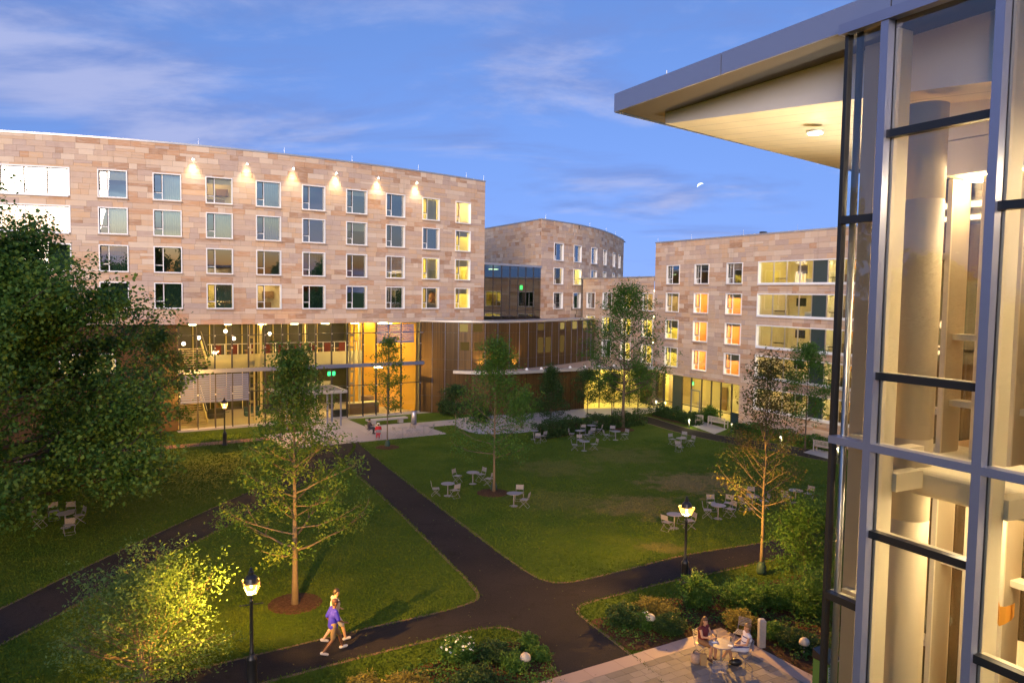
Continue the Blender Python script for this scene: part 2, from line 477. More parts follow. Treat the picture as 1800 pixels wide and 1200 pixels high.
MT['granite'] = pmat('pink granite border', (0.31, 0.235, 0.205), 0.7, var=0.16, scale=2.0, bump=0.12, rand='object')
MT['paver'] = pmat('grey paver', (0.165, 0.15, 0.138), 0.75, var=0.45, scale=2.0, bump=0.2, rand='object')
MT['pavers'] = pmat('grey pavers', (0.165, 0.15, 0.138), 0.75, var=0.45, scale=2.0, bump=0.2, rand='island')
MT['edging'] = pmat('worn path edge', (0.15, 0.095, 0.055), 0.9, var=0.35, scale=3, bump=0.5)

ground = MB(); R = 4000
ground.quad((-R, -R, 0), (R, -R, 0), (R, R, 0), (-R, R, 0))
structure(ground.build('lawn', 'lawn'))

def chaikin(pts, it=2):
    for _ in range(it):
        out = []
        for i, p in enumerate(pts):
            q = pts[(i + 1) % len(pts)]
            out += [p * 0.75 + q * 0.25, p * 0.25 + q * 0.75]
        pts = out
    return pts
def sheet(name, pix, z, mat, it=2, h=0.0):
    pts = chaikin([G(*p) for p in pix], it)
    m = MB(); m.poly([(p.x, p.y, z) for p in pts])
    o = m.build(name, mat); structure(o)
    # counter-clockwise so that the face looks up
    if o.data.polygons[0].normal.z < 0: o.data.flip_normals()
    return o, pts
PATH_MAIN = [(575, 783), (608, 818), (680, 880), (761, 960), (820, 1018), (843, 1044), (838, 1057), (758, 1080), (649, 1103), (462, 1148), (300, 1187), (100, 1235), (-150, 1290),
             (-150, 1360), (300, 1245), (468, 1198), (618, 1159), (742, 1128), (835, 1105), (885, 1101), (916, 1112), (935, 1134), (965, 1165), (990, 1200), (1030, 1260),
             (1190, 1215), (1109, 1151), (1027, 1087), (1014, 1077), (1016, 1066), (1036, 1057), (1080, 1047), (1187, 1019), (1247, 1009), (1338, 988), (1450, 966), (1600, 935),
             (1600, 900), (1450, 932), (1335, 955), (1215, 972), (1120, 996), (1020, 1021), (985, 1025), (960, 1022), (929, 1008), (863, 960), (760, 882), (640, 788), (630, 774)]
PATH_LEFT = [(-160, 1150), (0, 1069), (147, 997), (290, 930), (440, 862), (500, 833), (560, 795), (585, 776), (628, 776), (612, 806), (565, 836), (500, 872), (440, 906), (346, 951), (238, 1007), (154, 1051), (105, 1081), (0, 1133), (-160, 1220)]
PATH_RIGHT = [(1085, 730), (1130, 728), (1190, 748), (1240, 760), (1290, 769), (1400, 785), (1520, 808), (1520, 824), (1400, 800), (1290, 781), (1230, 769), (1180, 757), (1130, 741), (1085, 737)]
PATHS = []
for nm, pix, z in (('asphalt_path', PATH_MAIN, 0.012), ('asphalt_path', PATH_LEFT, 0.008), ('asphalt_path', PATH_RIGHT, 0.008)):
    o, pts = sheet(nm, pix, z, 'asphalt')
    PATHS.append(pts)
    # the trodden rim between turf and asphalt
    e = MB(); n = len(pts); off = []
    for i in range(n):
        d = (pts[(i + 1) % n] - pts[i - 1]); d.normalize(); nn = Vector((d.y, -d.x, 0))
        w = 0.05 + 0.05 * rng.random()
        off.append((pts[i] - nn * 0.05, pts[i] + nn * w))
    for i in range(n):
        a, b = off[i], off[(i + 1) % n]
        za = z + 0.004
        e.quad((a[0].x, a[0].y, za), (b[0].x, b[0].y, za), (b[1].x, b[1].y, za), (a[1].x, a[1].y, za))
    eo = e.build('path_edging', 'edging', o)

def mound(name, pix, mat, z0, hgt, parent=None, it=2):
    """a planting bed: a low mound inside its outline"""
    pts = chaikin([G(*p) for p in pix], it)
    c = sum(pts, Vector()) / len(pts)
    m = MB(); n = len(pts); rings = [(1.0, z0), (0.96, z0 + hgt * 0.6), (0.8, z0 + hgt), (0.0, z0 + hgt)]
    for f, z in rings[:-1]:
        for p in pts: m.v.append((c.x + (p.x - c.x) * f, c.y + (p.y - c.y) * f, z))
    m.v.append((c.x, c.y, z0 + hgt))
    for r in range(2):
        for i in range(n): m.f.append((r * n + i, r * n + (i + 1) % n, (r + 1) * n + (i + 1) % n, (r + 1) * n + i))
    for i in range(n): m.f.append((2 * n + i, 2 * n + (i + 1) % n, 3 * n))
    o = m.build(name, mat, parent)
    o.data.update()
    if o.data.polygons[-1].normal.z < 0: o.data.flip_normals()
    return structure(o)
mound('planting_bed', [(1029, 1090), (1080, 1081), (1139, 1055), (1181, 1052), (1240, 1036), (1331, 1026), (1450, 1000), (1600, 980), (1700, 1200), (1560, 1290), (1427, 1186), (1350, 1145), (1268, 1103), (1190, 1127), (1109, 1150), (1060, 1112)], 'mulch', 0.010, 0.024)
mound('planting_bed', [(560, 1240), (640, 1205), (705, 1181), (773, 1160), (835, 1140), (904, 1124), (930, 1130), (947, 1143), (985, 1185), (1000, 1240), (800, 1300)], 'mulch', 0.010, 0.024)
mound('planting_bed', [(945, 775), (950, 755), (990, 740), (1060, 735), (1130, 732), (1140, 745), (1070, 752), (1000, 765)], 'mulch', 0.010, 0.04)
mound('planting_bed', [(1150, 725), (1200, 735), (1230, 741), (1225, 749), (1190, 744), (1140, 730)], 'mulch', 0.014, 0.04)

# entrance patio in front of the lobby: slabs in the lobby's own grid
LOBBY = Wall([(-27.5, 62.67), (-9.02, 74.38)])
LT = math.atan2(11.71, 18.48)
def slab_field(name, W, s0, s1, n0, n1, ls, ln, z, th, parent, mat, jit=0.0):
    unit = MB().box(-0.5, 0.5, -0.5, 0.5, -1, 0).mesh('slab', MT[mat])
    ns, nn = max(1, round((s1 - s0) / ls)), max(1, round((n1 - n0) / ln))
    ds, dn = (s1 - s0) / ns, (n1 - n0) / nn
    for i in range(ns):
        for j in range(nn):
            M = W.mat(s0 + (i + .5) * ds, n0 + (j + .5) * dn, z + rng.uniform(-jit, jit)) @ Matrix.Diagonal((ds - 0.02, dn - 0.02, th, 1))
            link(name, unit, parent, matrix=M)
pat = MB()
for (s0, s1, n0, n1) in ((5.6, 18.9, 5.2, 11.5), (9.6, 14.2, 0.02, 5.2), (18.9, 27.5, 5.6, 8.0)):
    pat.wbox(LOBBY, s0, s1, n0, n1, -0.05, 0.012)
pato = structure(pat.build('entrance_patio', 'concrete'))
slab_field('slab', LOBBY, 5.6, 18.9, 5.2, 11.5, 1.9, 1.6, 0.032, 0.03, pato, 'slab', 0.003)
slab_field('slab', LOBBY, 9.6, 14.2, 0.02, 5.2, 1.6, 1.6, 0.030, 0.03, pato, 'slab', 0.003)
slab_field('slab', LOBBY, 18.9, 27.5, 5.6, 8.0, 1.6, 2.4, 0.030, 0.03, pato, 'slab', 0.003)
strip = MB().wbox(LOBBY, -0.2, 9.6, 0.02, 0.8, -0.05, 0.02); strip.wbox(LOBBY, 14.2, 24, 0.02, 0.8, -0.05, 0.02)
structure(strip.build('concrete_strip', 'concrete'))
bp = MB().wbox(LOBBY, -14, 5.6, 6.1, 7.3, -0.05, 0.014); structure(bp.build('brick_path', 'brickpath'))
court, _ = sheet('side_court', [(780, 738), (860, 729), (935, 726), (985, 715), (1150, 706), (1172, 720), (1125, 729), (1060, 731), (990, 737), (945, 754), (930, 760), (850, 764), (815, 757)], 0.016, 'concrete', 1)

# near plaza: granite border round grey pavers, aligned with its own two edges
P0, PA, PB = G(1267, 1104), G(1000, 1185), G(1427, 1188)
ua = (PA - P0).normalized(); ub = (PB - P0).normalized()
def pz(a, b, z=0.0): q = P0 + ua * a + ub * b; return Vector((q.x, q.y, z))
m = MB(); m.poly([pz(-0.02, -0.02, 0.020), pz(14, -0.02, 0.020), pz(14, 9, 0.020), pz(-0.02, 9, 0.020)])
plaza = m.build('plaza', 'mulch'); structure(plaza)
if plaza.data.polygons[0].normal.z < 0: plaza.data.flip_normals()
def paver(name, a0, a1, b0, b1, mat, z=0.045):
    j = 0.006; z += rng.uniform(-0.002, 0.002)
    c = pz((a0 + a1) / 2, (b0 + b1) / 2, z)
    A, B = ua * (a1 - a0 - 2 * j), ub * (b1 - b0 - 2 * j)
    M = Matrix(((A.x, B.x, 0, c.x), (A.y, B.y, 0, c.y), (0, 0, 0.03, c.z), (0, 0, 0, 1)))
    link(name, UNIT[mat], plaza, matrix=M)
UNIT = {k: MB().box(-0.5, 0.5, -0.5, 0.5, -1, 0).mesh(k, MT[k]) for k in ('granite', 'paver')}
t = 0.0
while t < 12:
    l = 1.22; paver('border_slab', t if t else 0.0, t + l, 0, 0.62, 'granite'); t += l
t = 0.62
while t < 8:
    l = 1.22; paver('border_slab', 0, 0.62, t, t + l, 'granite'); t += l
rest = MB(); cnt = 0
for j in range(24):
    b0 = 0.62 + j * 0.31; t = 0.62 - (0.23 if j % 2 else 0)
    while t < 10:
        l = rng.choice((0.46, 0.46, 0.62)); a0, a1 = max(t, 0.62), t + l
        q = pz((a0 + a1) / 2, b0 + 0.155)
        vis = q.y > 20.5 and q.x < 12
        if vis and cnt < 290 and q.y > 20.9:
            paver('paver', a0, a1, b0, b0 + 0.31, 'paver'); cnt += 1
        else:
            P = [pz(a0 + .006, b0 + .006, .02), pz(a1 - .006, b0 + .006, .02), pz(a1 - .006, b0 + .304, .02), pz(a0 + .006, b0 + .304, .02)]
            rest.hexa(P + [Vector((p.x, p.y, 0.044)) for p in P])
        t += l
o = rest.build('pavers', 'pavers', plaza); o['kind'] = 'stuff'

# ================================================================== buildings
def tower_y(x): return ((4.980042103725207e-05 * x + 0.015120822810784881) * x + 1.1784909771284597) * x + 83.86826005833655
TOWER = Wall([(-46 + i * 43 / 59, tower_y(-46 + i * 43 / 59)) for i in range(60)])
RIGHT = Wall([(14.96, 80.53), (29.0, 53.66)])
LOW = Wall([(8.7, 94.5), (14.9, 80.6)])
_mp = [(3.25, 88.69), (5.0, 91.0), (6.8, 93.45), (8.54, 96.05), (10.3, 99.4), (12.03, 103.3), (14.2, 109.6), (16.34, 117.0), (18.4, 125)]
MID = Wall(_mp); MID.smooth = True
MIDL = Wall([(-5.0, 105.4), (3.25, 88.69)])
LINK = Wall([(-3.0, 80.5), (3.25, 88.69)])

STONE_UNIT = MB().box(-0.5, 0.5, 0, 1, -0.5, 0.5).mesh('stone', MT['stone_block'])
def cladding(parent, W, s0, s1, z0, z1, openings, course=0.43, single=300):
    """Ashlar: courses of stones round the openings (s0, s1, z0, z1). The stones that show largest are objects of their own."""
    stones = []; back = MB(); z = z0; row = 0
    while z < z1 - 0.05:
        h = min(course, z1 - z)
        if z1 - z - h < 0.2: h = z1 - z
        zm0, zm1 = z, z + h
        hit = [q for q in openings if q[2] < zm1 - 0.02 and q[3] > zm0 + 0.02]
        cuts = sorted((q[0], q[1]) for q in hit)
        free = []; t = s0
        for a, b in cuts:
            if a > t: free.append((t, a, zm0, zm1))
            t = max(t, b)
        if t < s1: free.append((t, s1, zm0, zm1))
        for q in hit:                                   # slips of stone above heads and below sills
            if q[2] > zm0 + 0.02: free.append((q[0], q[1], zm0, q[2]))
            if q[3] < zm1 - 0.02: free.append((q[0], q[1], q[3], zm1))
        for a, b, zm0, zm1 in free:
            h_ = zm1 - zm0
            k = max(1, int((b - a) / 1.2 + .99))
            for i in range(k):
                u0, u1 = a + (b - a) * i / k, a + (b - a) * (i + 1) / k
                back.quad(W.pt(u0, -0.012, zm0), W.pt(u1, -0.012, zm0), W.pt(u1, -0.012, zm1), W.pt(u0, -0.012, zm1))
            t = a
            while t < b - 1e-4:
                l = rng.choice((0.55, 0.7, 0.9, 1.0, 1.25, 1.5, 1.8)) * rng.uniform(0.9, 1.1)
                if b - t - l < 0.35: l = b - t
                if rng.random() < 0.16 and h_ > 0.35 and l > 0.8:
                    q = zm0 + h_ * 0.5
                    stones += [(t, t + l, zm0, q), (t, t + l, q, zm1)]
                else: stones.append((t, t + l, zm0, zm1))
                t += l
        z += h; row += 1
    back.build('wall_core', 'stone_plain', parent)
    def show(q):
        p = W.pt((q[0] + q[1]) / 2, 0, (q[2] + q[3]) / 2); d = (p - CAM); n = W.nor((q[0] + q[1]) / 2)
        return (q[1] - q[0]) * (q[3] - q[2]) * max(0.05, -d.normalized().dot(n)) / d.length_squared
    def inview(q):
        p = W.pt((q[0] + q[1]) / 2, 0, (q[2] + q[3]) / 2) - CAM
        return abs(p.dot(_r) / p.dot(_f)) < 0.67
    order = sorted(stones, key=lambda q: -show(q) if inview(q) else 1)
    for q in order[:single]:
        sm, zm = (q[0] + q[1]) / 2, (q[2] + q[3]) / 2
        M = W.mat(sm, rng.uniform(0.0, 0.010), zm) @ Matrix.Diagonal((q[1] - q[0] - 0.012, 0.05, q[3] - q[2] - 0.012, 1))
        link('stone', STONE_UNIT, parent, matrix=M)
    f = MB()
    for q in order[single:]:
        n = rng.uniform(0.0, 0.010); g = 0.006
        a, b = q[0] + g, q[1] - g
        k = max(1, int((b - a) / 1.3 + 0.7)) if W.smooth else 1
        f.wbox(W, a, b, n - 0.04, n, q[2] + g, q[3] - g)
    if f.v:
        o = f.build('stones', 'stone_field', parent); o['kind'] = 'stuff'

# ---- windows: white frame, slim casement on the left, big fixed light, a room behind
WIN_CACHE = {}
def window_meshes(w, h):
    key = (round(w, 2), round(h, 2))
    if key in WIN_CACHE: return WIN_CACHE[key]
    r = {}
    fr = MB(); t = 0.085
    fr.box(0, t, -0.05, 0.30, 0, h); fr.box(w - t, w, -0.05, 0.30, 0, h)
    fr.box(t, w - t, -0.05, 0.30, 0, t); fr.box(t, w - t, -0.05, 0.30, h - t, h)
    r['window'] = fr.mesh('window', MT['white'])
    x = w * 0.33
    ca = MB(); ca.box(x - 0.035, x + 0.035, 0.17, 0.27, t, h - t); ca.box(t, x - 0.035, 0.17, 0.27, h * 0.27, h * 0.27 + 0.06)
    r['mullion'] = ca.mesh('mullion', MT['white'])
    z0 = h * 0.27 + 0.06; s = MB(); d = 0.045
    s.box(t + .012, t + .012 + d, 0.15, 0.20, z0, h - t - .012); s.box(x - .042 - d, x - .042, 0.15, 0.20, z0, h - t - .012)
    s.box(t + .012 + d, x - .042 - d, 0.15, 0.20, z0, z0 + d); s.box(t + .012 + d, x - .042 - d, 0.15, 0.20, h - t - .012 - d, h - t - .012)
    r['casement'] = s.mesh('casement', MT['dark'])
    for k in ('glass', 'glass_lit'):
        p = MB(); p.quad((t, 0.21, t), (w - t, 0.21, t), (w - t, 0.21, h - t), (t, 0.21, h - t)); r[k] = p.mesh('pane', MT[k])
    sl = MB(); sl.box(-0.05, w + 0.05, -0.12, -0.051, -0.10, -0.005); r['sill'] = sl.mesh('sill', MT['stone_plain2'])
    cu = MB(); n = 26
    for i in range(n):
        a, b = i / n, (i + 1) / n; xa, xb = x + 0.04 + (w - t - x - 0.05) * a, x + 0.04 + (w - t - x - 0.05) * b
        ya, yb = 0.42 + 0.03 * math.sin(i * 1.9), 0.42 + 0.03 * math.sin((i + 1) * 1.9)
        cu.quad((xa, ya, t), (xb, yb, t), (xb, yb, h - t), (xa, ya, h - t))
    r['curtain'] = cu.mesh('curtain', MT['curtain'])
    sh_ = MB(); sh_.quad((t, .36, 0), (w - t, .36, 0), (w - t, .36, h - .05), (t, .36, h - .05)); r['shade'] = sh_.mesh('shade', MT['curtain_pale'])
    r['blind'] = cu.mesh('blind', MT['curtain_pale'])
    for k in ('room_yellow', 'room_cream', 'room_orange', 'room_dark'):
        D = 2.6; q = MB(); a, b, c, e = -0.5, w + 0.5, -0.35, h + 0.30
        q.quad((a, D, c), (b, D, c), (b, D, e), (a, D, e)); q.quad((a, 0.31, c), (a, D, c), (a, D, e), (a, 0.31, e)); q.quad((b, D, c), (b, 0.31, c), (b, 0.31, e), (b, D, e))
        q.quad((a, 0.31, c), (b, 0.31, c), (b, D, c), (a, D, c)); q.quad((a, D, e), (b, D, e), (b, 0.31, e), (a, 0.31, e))
        r[k] = q.mesh('room', MT[k])
    for k in ('lamp_warm', 'lamp_yellow', 'lamp_dim'):
        q = MB(); q.box(w * .3, w * .75, 1.0, 1.6, h + 0.16, h + 0.26); r[k] = q.mesh('ceiling_lamp', MT[k])
    fu = MB(); fu.box(w * .15, w * .8, 1.9, 2.5, -0.3, 0.55); fu.box(w * .5, w * .95, 2.3, 2.58, 0.9, 1.5)
    r['furniture'] = fu.mesh('furniture', MT['furniture'])
    WIN_CACHE[key] = r
    return r
MT['stone_plain2'] = pmat('sandstone sill', (0.42, 0.31, 0.235), 0.85)
MT['furniture'] = pmat('dorm furniture', (0.22, 0.13, 0.06), 0.7, var=0.2)
def window(parent, W, s, z, w, h, style):
    r = window_meshes(w, h)
    M = W.mat(s, 0.0, z)
    o = link('window', r['window'], parent, matrix=M)
    def sub(name, key): 
        c = link(name, r[key], o); return c
    if rng.random() < 0.4 and style in ('dark', 'lamp', 'yellow', 'cream', 'orange'):
        c_ = sub('shade', 'shade'); k_ = rng.uniform(.15, .5); c_.matrix_basis = Matrix.Translation((0, 0, h * (1 - k_))) @ Matrix.Diagonal((1, 1, k_, 1))
    sub('mullion', 'mullion'); sub('casement', 'casement'); sub('sill', 'sill')
    lit = style in ('yellow', 'cream', 'orange', 'lamp', 'halfgreen', 'yellowblind')
    sub('pane', 'glass_lit' if lit else 'glass')
    if style == 'green': sub('curtain', 'curtain'); sub('room', 'room_dark')
    elif style == 'dark': sub('room', 'room_dark')
    elif style == 'pale': sub('blind', 'blind'); sub('room', 'room_dark')
    elif style == 'yellow': sub('room', 'room_yellow'); sub('ceiling_lamp', 'lamp_yellow'); sub('furniture', 'furniture')
    elif style == 'yellowblind': sub('room', 'room_yellow'); sub('ceiling_lamp', 'lamp_yellow'); sub('blind', 'blind')
    elif style == 'cream': sub('room', 'room_cream'); sub('ceiling_lamp', 'lamp_warm'); sub('furniture', 'furniture')
    elif style == 'orange': sub('room', 'room_orange'); sub('ceiling_lamp', 'lamp_warm'); sub('furniture', 'furniture')
    elif style == 'halfgreen': sub('room', 'room_yellow'); sub('ceiling_lamp', 'lamp_dim'); sub('curtain', 'curtain')
    elif style == 'lamp': sub('room', 'room_cream'); sub('ceiling_lamp', 'lamp_dim'); sub('furniture', 'furniture')
    return o
def ribbon(parent, W, s0, s1, z0, z1, mulls, panels=(), lit=True, room='room_cream', lamp='lamp_warm', boxes=()):
    """a long window band: one frame, its mullions, its panes, opaque panels and the room behind"""
    t = 0.10; f = MB()
    f.wbox(W, s0, s0 + t, -0.28, 0.05, z0, z1); f.wbox(W, s1 - t, s1, -0.28, 0.05, z0, z1)
    n = 6 if W.smooth else 1
    for i in range(n):
        a, b = s0 + t + (s1 - s0 - 2 * t) * i / n, s0 + t + (s1 - s0 - 2 * t) * (i + 1) / n
        f.wbox(W, a, b, -0.28, 0.05, z0, z0 + t); f.wbox(W, a, b, -0.28, 0.04, z1 - t, z1)
        f.wbox(W, a, b, 0.051, 0.16, z0 - 0.10, z0 + 0.02)
    o = f.build('window', 'white', parent)
    edges = [s0 + t] + list(mulls) + [s1 - t]
    for mm in mulls: MB().wbox(W, mm - 0.035, mm + 0.035, -0.26, -0.16, z0 + t, z1 - t).build('mullion', 'steel' if lit else 'dark', o)
    for i, (a, b) in enumerate(zip(edges, edges[1:])):
        if i in panels: MB().wbox(W, a + .036, b - .036, -0.27, -0.18, z0 + t, z1 - t).build('panel', 'teal', o)
        else:
            p = MB(); p.quad(W.pt(a, -0.21, z0 + t), W.pt(b, -0.21, z0 + t), W.pt(b, -0.21, z1 - t), W.pt(a, -0.21, z1 - t)); p.build('pane', 'glass_lit' if lit else 'glass', o)
    D = 4.2; c, e = z0 - 0.45, z1 + 0.35
    A = [W.pt(s, nn) for s, nn in ((s0 - .2, -.30), (s1 + .2, -.30), (s1 + .2, -D), (s0 - .2, -D))]
    q = MB()
    for i, j in ((1, 2), (2, 3), (3, 0)): q.quad((A[i].x, A[i].y, c), (A[j].x, A[j].y, c), (A[j].x, A[j].y, e), (A[i].x, A[i].y, e))
    q.quad(*[(p.x, p.y, c) for p in A]); q.quad(*[(p.x, p.y, e) for p in A])
    q.build('room', room, o)
    if lit:
        m = MB(); L = s1 - s0; k = max(1, int(L / 2.6))
        for i in range(k):
            sm = s0 + L * (i + .5) / k; m.wbox(W, sm - .22, sm + .22, -2.0, -1.6, e - 0.14, e - 0.04)
        m.build('ceiling_lamp', lamp, o)
    for (a, b, n0, n1, za, zb, mt) in boxes: MB().wbox(W, a, b, n0, n1, za, zb).build({'black': 'screen', 'furniture': 'furniture', 'white': 'counter', 'dark': 'rail', 'room_orange': 'cabinet'}.get(mt, 'furniture'), mt, o)
    return o
def coping(parent, W, s0, s1, z, mat='coping', n=40, out=0.06, depth=0.5, h=0.14):
    m = MB(); k = n if W.smooth else 1
    for i in range(k): m.wbox(W, s0 + (s1 - s0) * i / k, s0 + (s1 - s0) * (i + 1) / k, -depth, out, z, z + h)
    m.build('coping', mat, parent)
def roof_sheet(parent, W, s0, s1, z, depth, mat='stone_plain', n=30):
    m = MB(); k = n if W.smooth else 1
    for i in range(k):
        a, b = s0 + (s1 - s0) * i / k, s0 + (s1 - s0) * (i + 1) / k
        m.quad(W.pt(a, -0.05, z), W.pt(b, -0.05, z), W.pt(b, -depth, z), W.pt(a, -depth, z))
    m.build('roof', mat, parent)
def rods(parent, W, ss, z):
    for s in ss:
        p = W.pt(s, -0.15, z); MB().tube([p, p + Vector((0, 0, 0.55))], [0.014, 0.006], 6).build('lightning_rod', 'steel', parent)

# ---------------------------------------------------------------- long stone tower on the left
tw = thing('stone_building', 'long curved sandstone building on the left with four rows of square windows', 'building', TOWER.pt(25, -5, 0))
ROWS = [(18.78, 2.17), (15.95, 2.10), (13.02, 2.12), (10.14, 2.10)]      # sill height and height, top row first
COLS = [13.98, 17.87, 21.78, 25.74, 29.66, 33.74, 37.79, 41.9, 46.05]
WW = 2.10
STY = [['dark', 'pale', 'green', 'green'], ['pale', 'pale', 'dark', 'green'], ['lamp', 'pale', 'dark', 'halfgreen'], ['pale', 'pale', 'dark', 'lamp'],
       ['dark', 'dark', 'green', 'green'], ['dark', 'dark', 'green', 'green'], ['green', 'dark', 'green', 'green'], ['yellowblind', 'green', 'yellowblind', 'halfgreen'],
       ['cream', 'yellow', 'yellow', 'yellow']]
ops = []
for i, s in enumerate(COLS):
    for j, (z, h) in enumerate(ROWS): ops.append((s + 0.02, s + WW - 0.02, z, z + h))
RIB = (2.6, 12.1)
for z, h in ROWS: ops.append((RIB[0], RIB[1], z, z + h))
# courses start so that sills and heads fall near a joint
cladding(tw, TOWER, 0.0, 50.2, 8.85, 23.3, ops, 0.4375, 300)
for i, s in enumerate(COLS):
    for j, (z, h) in enumerate(ROWS): window(tw, TOWER, s, z, WW, h, STY[i][j])
rb = [RIB[0] + (RIB[1] - RIB[0]) * k / 6 for k in range(1, 6)]
ribbon(tw, TOWER, RIB[0], RIB[1], 18.78, 20.95, rb, lit=False, room='room_dark', boxes=[(9.2, 10.3, -2, -1, 18.9, 19.6, 'furniture'), (11.2, 12.0, -2, -1, 18.9, 19.7, 'room_orange')])
ribbon(tw, TOWER, RIB[0], RIB[1], 15.95, 18.05, rb, lit=True, room='room_orange', boxes=[(11.4, 12.1, -1.4, -1.2, 15.9, 18.1, 'room_yellow')])
ribbon(tw, TOWER, RIB[0], RIB[1], 13.02, 15.14, rb, lit=False, room='room_dark', boxes=[(3, 12, -1.2, -1.1, 13, 15.2, 'curtain')])
ribbon(tw, TOWER, RIB[0], RIB[1], 10.14, 12.24, rb, lit=True, room='room_yellow')
# end walls, back, roof and soffit
e = MB()
a, b = TOWER.pt(50.2, -0.012), TOWER.pt(50.2, -14)
e.quad((a.x, a.y, 8.85), (b.x, b.y, 8.85), (b.x, b.y, 23.3), (a.x, a.y, 23.3)); e.build('end_wall', 'stone_plain2', tw)
coping(tw, TOWER, 0, 50.25, 23.3); roof_sheet(tw, TOWER, 0, 50.2, 23.25, 14)
sf = MB()
for i in range(24):
    a, b = 50.2 * i / 24, 50.2 * (i + 1) / 24
    sf.quad(TOWER.pt(a, 0.02, 8.85), TOWER.pt(b, 0.02, 8.85), TOWER.pt(b, -14, 8.85), TOWER.pt(a, -14, 8.85))
sf.build('soffit', 'room_cream', tw)
bw = MB()
for i in range(24):
    a, b = 50.2 * i / 24, 50.2 * (i + 1) / 24
    bw.quad(TOWER.pt(a, -14, 8.85), TOWER.pt(b, -14, 8.85), TOWER.pt(b, -14, 23.25), TOWER.pt(a, -14, 23.25))
bw.build('rear_wall', 'stone_plain2', tw)
rods(tw, TOWER, (21.3, 28.2, 34.4, 41.5, 47.6, 50.1), 23.44)
for s in (20.85, 25.0, 28.85, 32.7, 36.85, 41.05):
    p = TOWER.pt(s, 0.30, 22.16); q = TOWER.nor(s)
    f = MB().lathe([(0.03, 0.02), (0.075, 0.03), (0.075, 0.16), (0.05, 0.2)], 10, p); f.bar(p + Vector((0, 0, .14)), TOWER.pt(s, 0, 22.30), 0.05)
    fo = f.build('wall_light', 'fixture', tw)
    MB().lathe([(0.066, 0.0), (0.07, 0.022)], 10, p).build('lens', 'spot', fo)
    d = Vector((0, 0, -1)) - q * 0.10
    l = light('wall_light_beam', 'SPOT', p + Vector((0, 0, -0.06)) + q * 0.05, 560, (1.0, 0.75, 0.40), fo, spot_size=math.radians(84), spot_blend=1.0, shadow_soft_size=0.2)
    l.rotation_euler = (-d).to_track_quat('Z', 'Y').to_euler()

# ---------------------------------------------------------------- brown panelled base left of the lobby
MT['wood'] = pmat('bronze brown panel', (0.065, 0.036, 0.018), 0.42, 0.25, 0.28, 0.9, 0.08, 60)
def panels(parent, W, s0, s1, z0, z1, ns, zs, mat='wood', n=0.0, gap=0.03, core='dark'):
    """flat panels with recessed joints, each its own piece"""
    c = MB(); k = max(ns, 1)
    for i in range(k): c.wbox(W, s0 + (s1 - s0) * i / k, s0 + (s1 - s0) * (i + 1) / k, n - 0.3, n - 0.03, z0, z1)
    co = c.build('panel_frame', core, parent)
    zz = [z0] + list(zs) + [z1]
    for i in range(k):
        a, b = s0 + (s1 - s0) * i / k, s0 + (s1 - s0) * (i + 1) / k
        for c0, c1 in zip(zz, zz[1:]):
            MB().wbox(W, a + gap / 2, b - gap / 2, n - 0.029, n + rng.uniform(0, .006), c0 + gap / 2, c1 - gap / 2).build('panel', mat, parent)
base = thing('panelled_base', 'brown metal panelled ground storey under the stone building behind the big maple', 'building', LOBBY.pt(-8, -2, 0))
panels(base, LOBBY, -16.0, -0.1, 0.02, 8.8, 10, (2.9, 7.9), n=0.02)
o = MB().wbox(LOBBY, -8.5, -4.6, -0.02, 0.06, 5.0, 6.6).build('window', 'white', base)
MB().wbox(LOBBY, -8.4, -4.7, 0.061, 0.07, 5.1, 6.5).build('pane', emit_mat('lit window', (1.0, 0.72, 0.25), 0.8), o)

# ---------------------------------------------------------------- glazed lobby
lob = thing('glass_lobby', 'two storey glass walled lobby glowing yellow under the stone building', 'building', LOBBY.pt(11, -4, 0))
MU = [0.04, 1.45, 2.85, 4.24, 5.61, 7.01, 8.5, 10.02, 11.52, 13.01, 14.48, 16.03, 17.34, 18.62, 19.91, 21.91]
for s in MU:
    m = MB().wbox(LOBBY, s - 0.045, s + 0.045, -0.14, 0.10, 0.02, 8.8); o = m.build('mullion', 'dark', lob)
    for z in (2.9, 4.75, 6.8, 7.85): MB().wbox(LOBBY, s - .06, s + .06, 0.101, 0.16, z - .05, z + .05).build('glass_clamp', 'steel', o)
for z, h, mt in ((7.85, 0.07, 'dark'), (2.95, 0.06, 'dark'), (0.03, 0.10, 'coping')):
    m = MB(); m.wbox(LOBBY, 0.0, 21.9, -0.08, 0.06, z, z + h); m.build('transom', mt, lob)
MB().wbox(LOBBY, -0.1, 24.3, 0.11, 0.34, 4.72, 5.05).build('transom', 'bluesteel', lob)
MB().wbox(LOBBY, 21.9, 23.9, 0.11, 0.22, 7.80, 7.9).build('rail', 'bluesteel', lob)
m = MB().wbox(LOBBY, 23.9, 24.0, 0.11, 0.22, 4.9, 7.9); m.build('rail', 'bluesteel', lob)
for a, b in zip(MU, MU[1:]):
    for z0, z1 in ((0.13, 2.95), (3.01, 4.72), (5.05, 7.85), (7.92, 8.8)):
        p = MB(); p.quad(LOBBY.pt(a + .03, 0, z0), LOBBY.pt(b - .03, 0, z0), LOBBY.pt(b - .03, 0, z1), LOBBY.pt(a + .03, 0, z1)); p.build('pane', 'glass_clear', lob)
MT['blind'] = pmat('blue grey louvre', (0.13, 0.16, 0.33), 0.5, 0.2, 0.06)
MT['lobby_wall'] = pmat('olive lobby wall', (0.055, 0.05, 0.016), 0.8, var=0.6, scale=0.5)
MT['lobby_orange'] = pmat('orange feature wall', (0.62, 0.33, 0.035), 0.8, var=0.10, scale=0.7)
MT['lobby_white'] = pmat('lobby plaster', (0.56, 0.48, 0.26), 0.8, var=0.06)
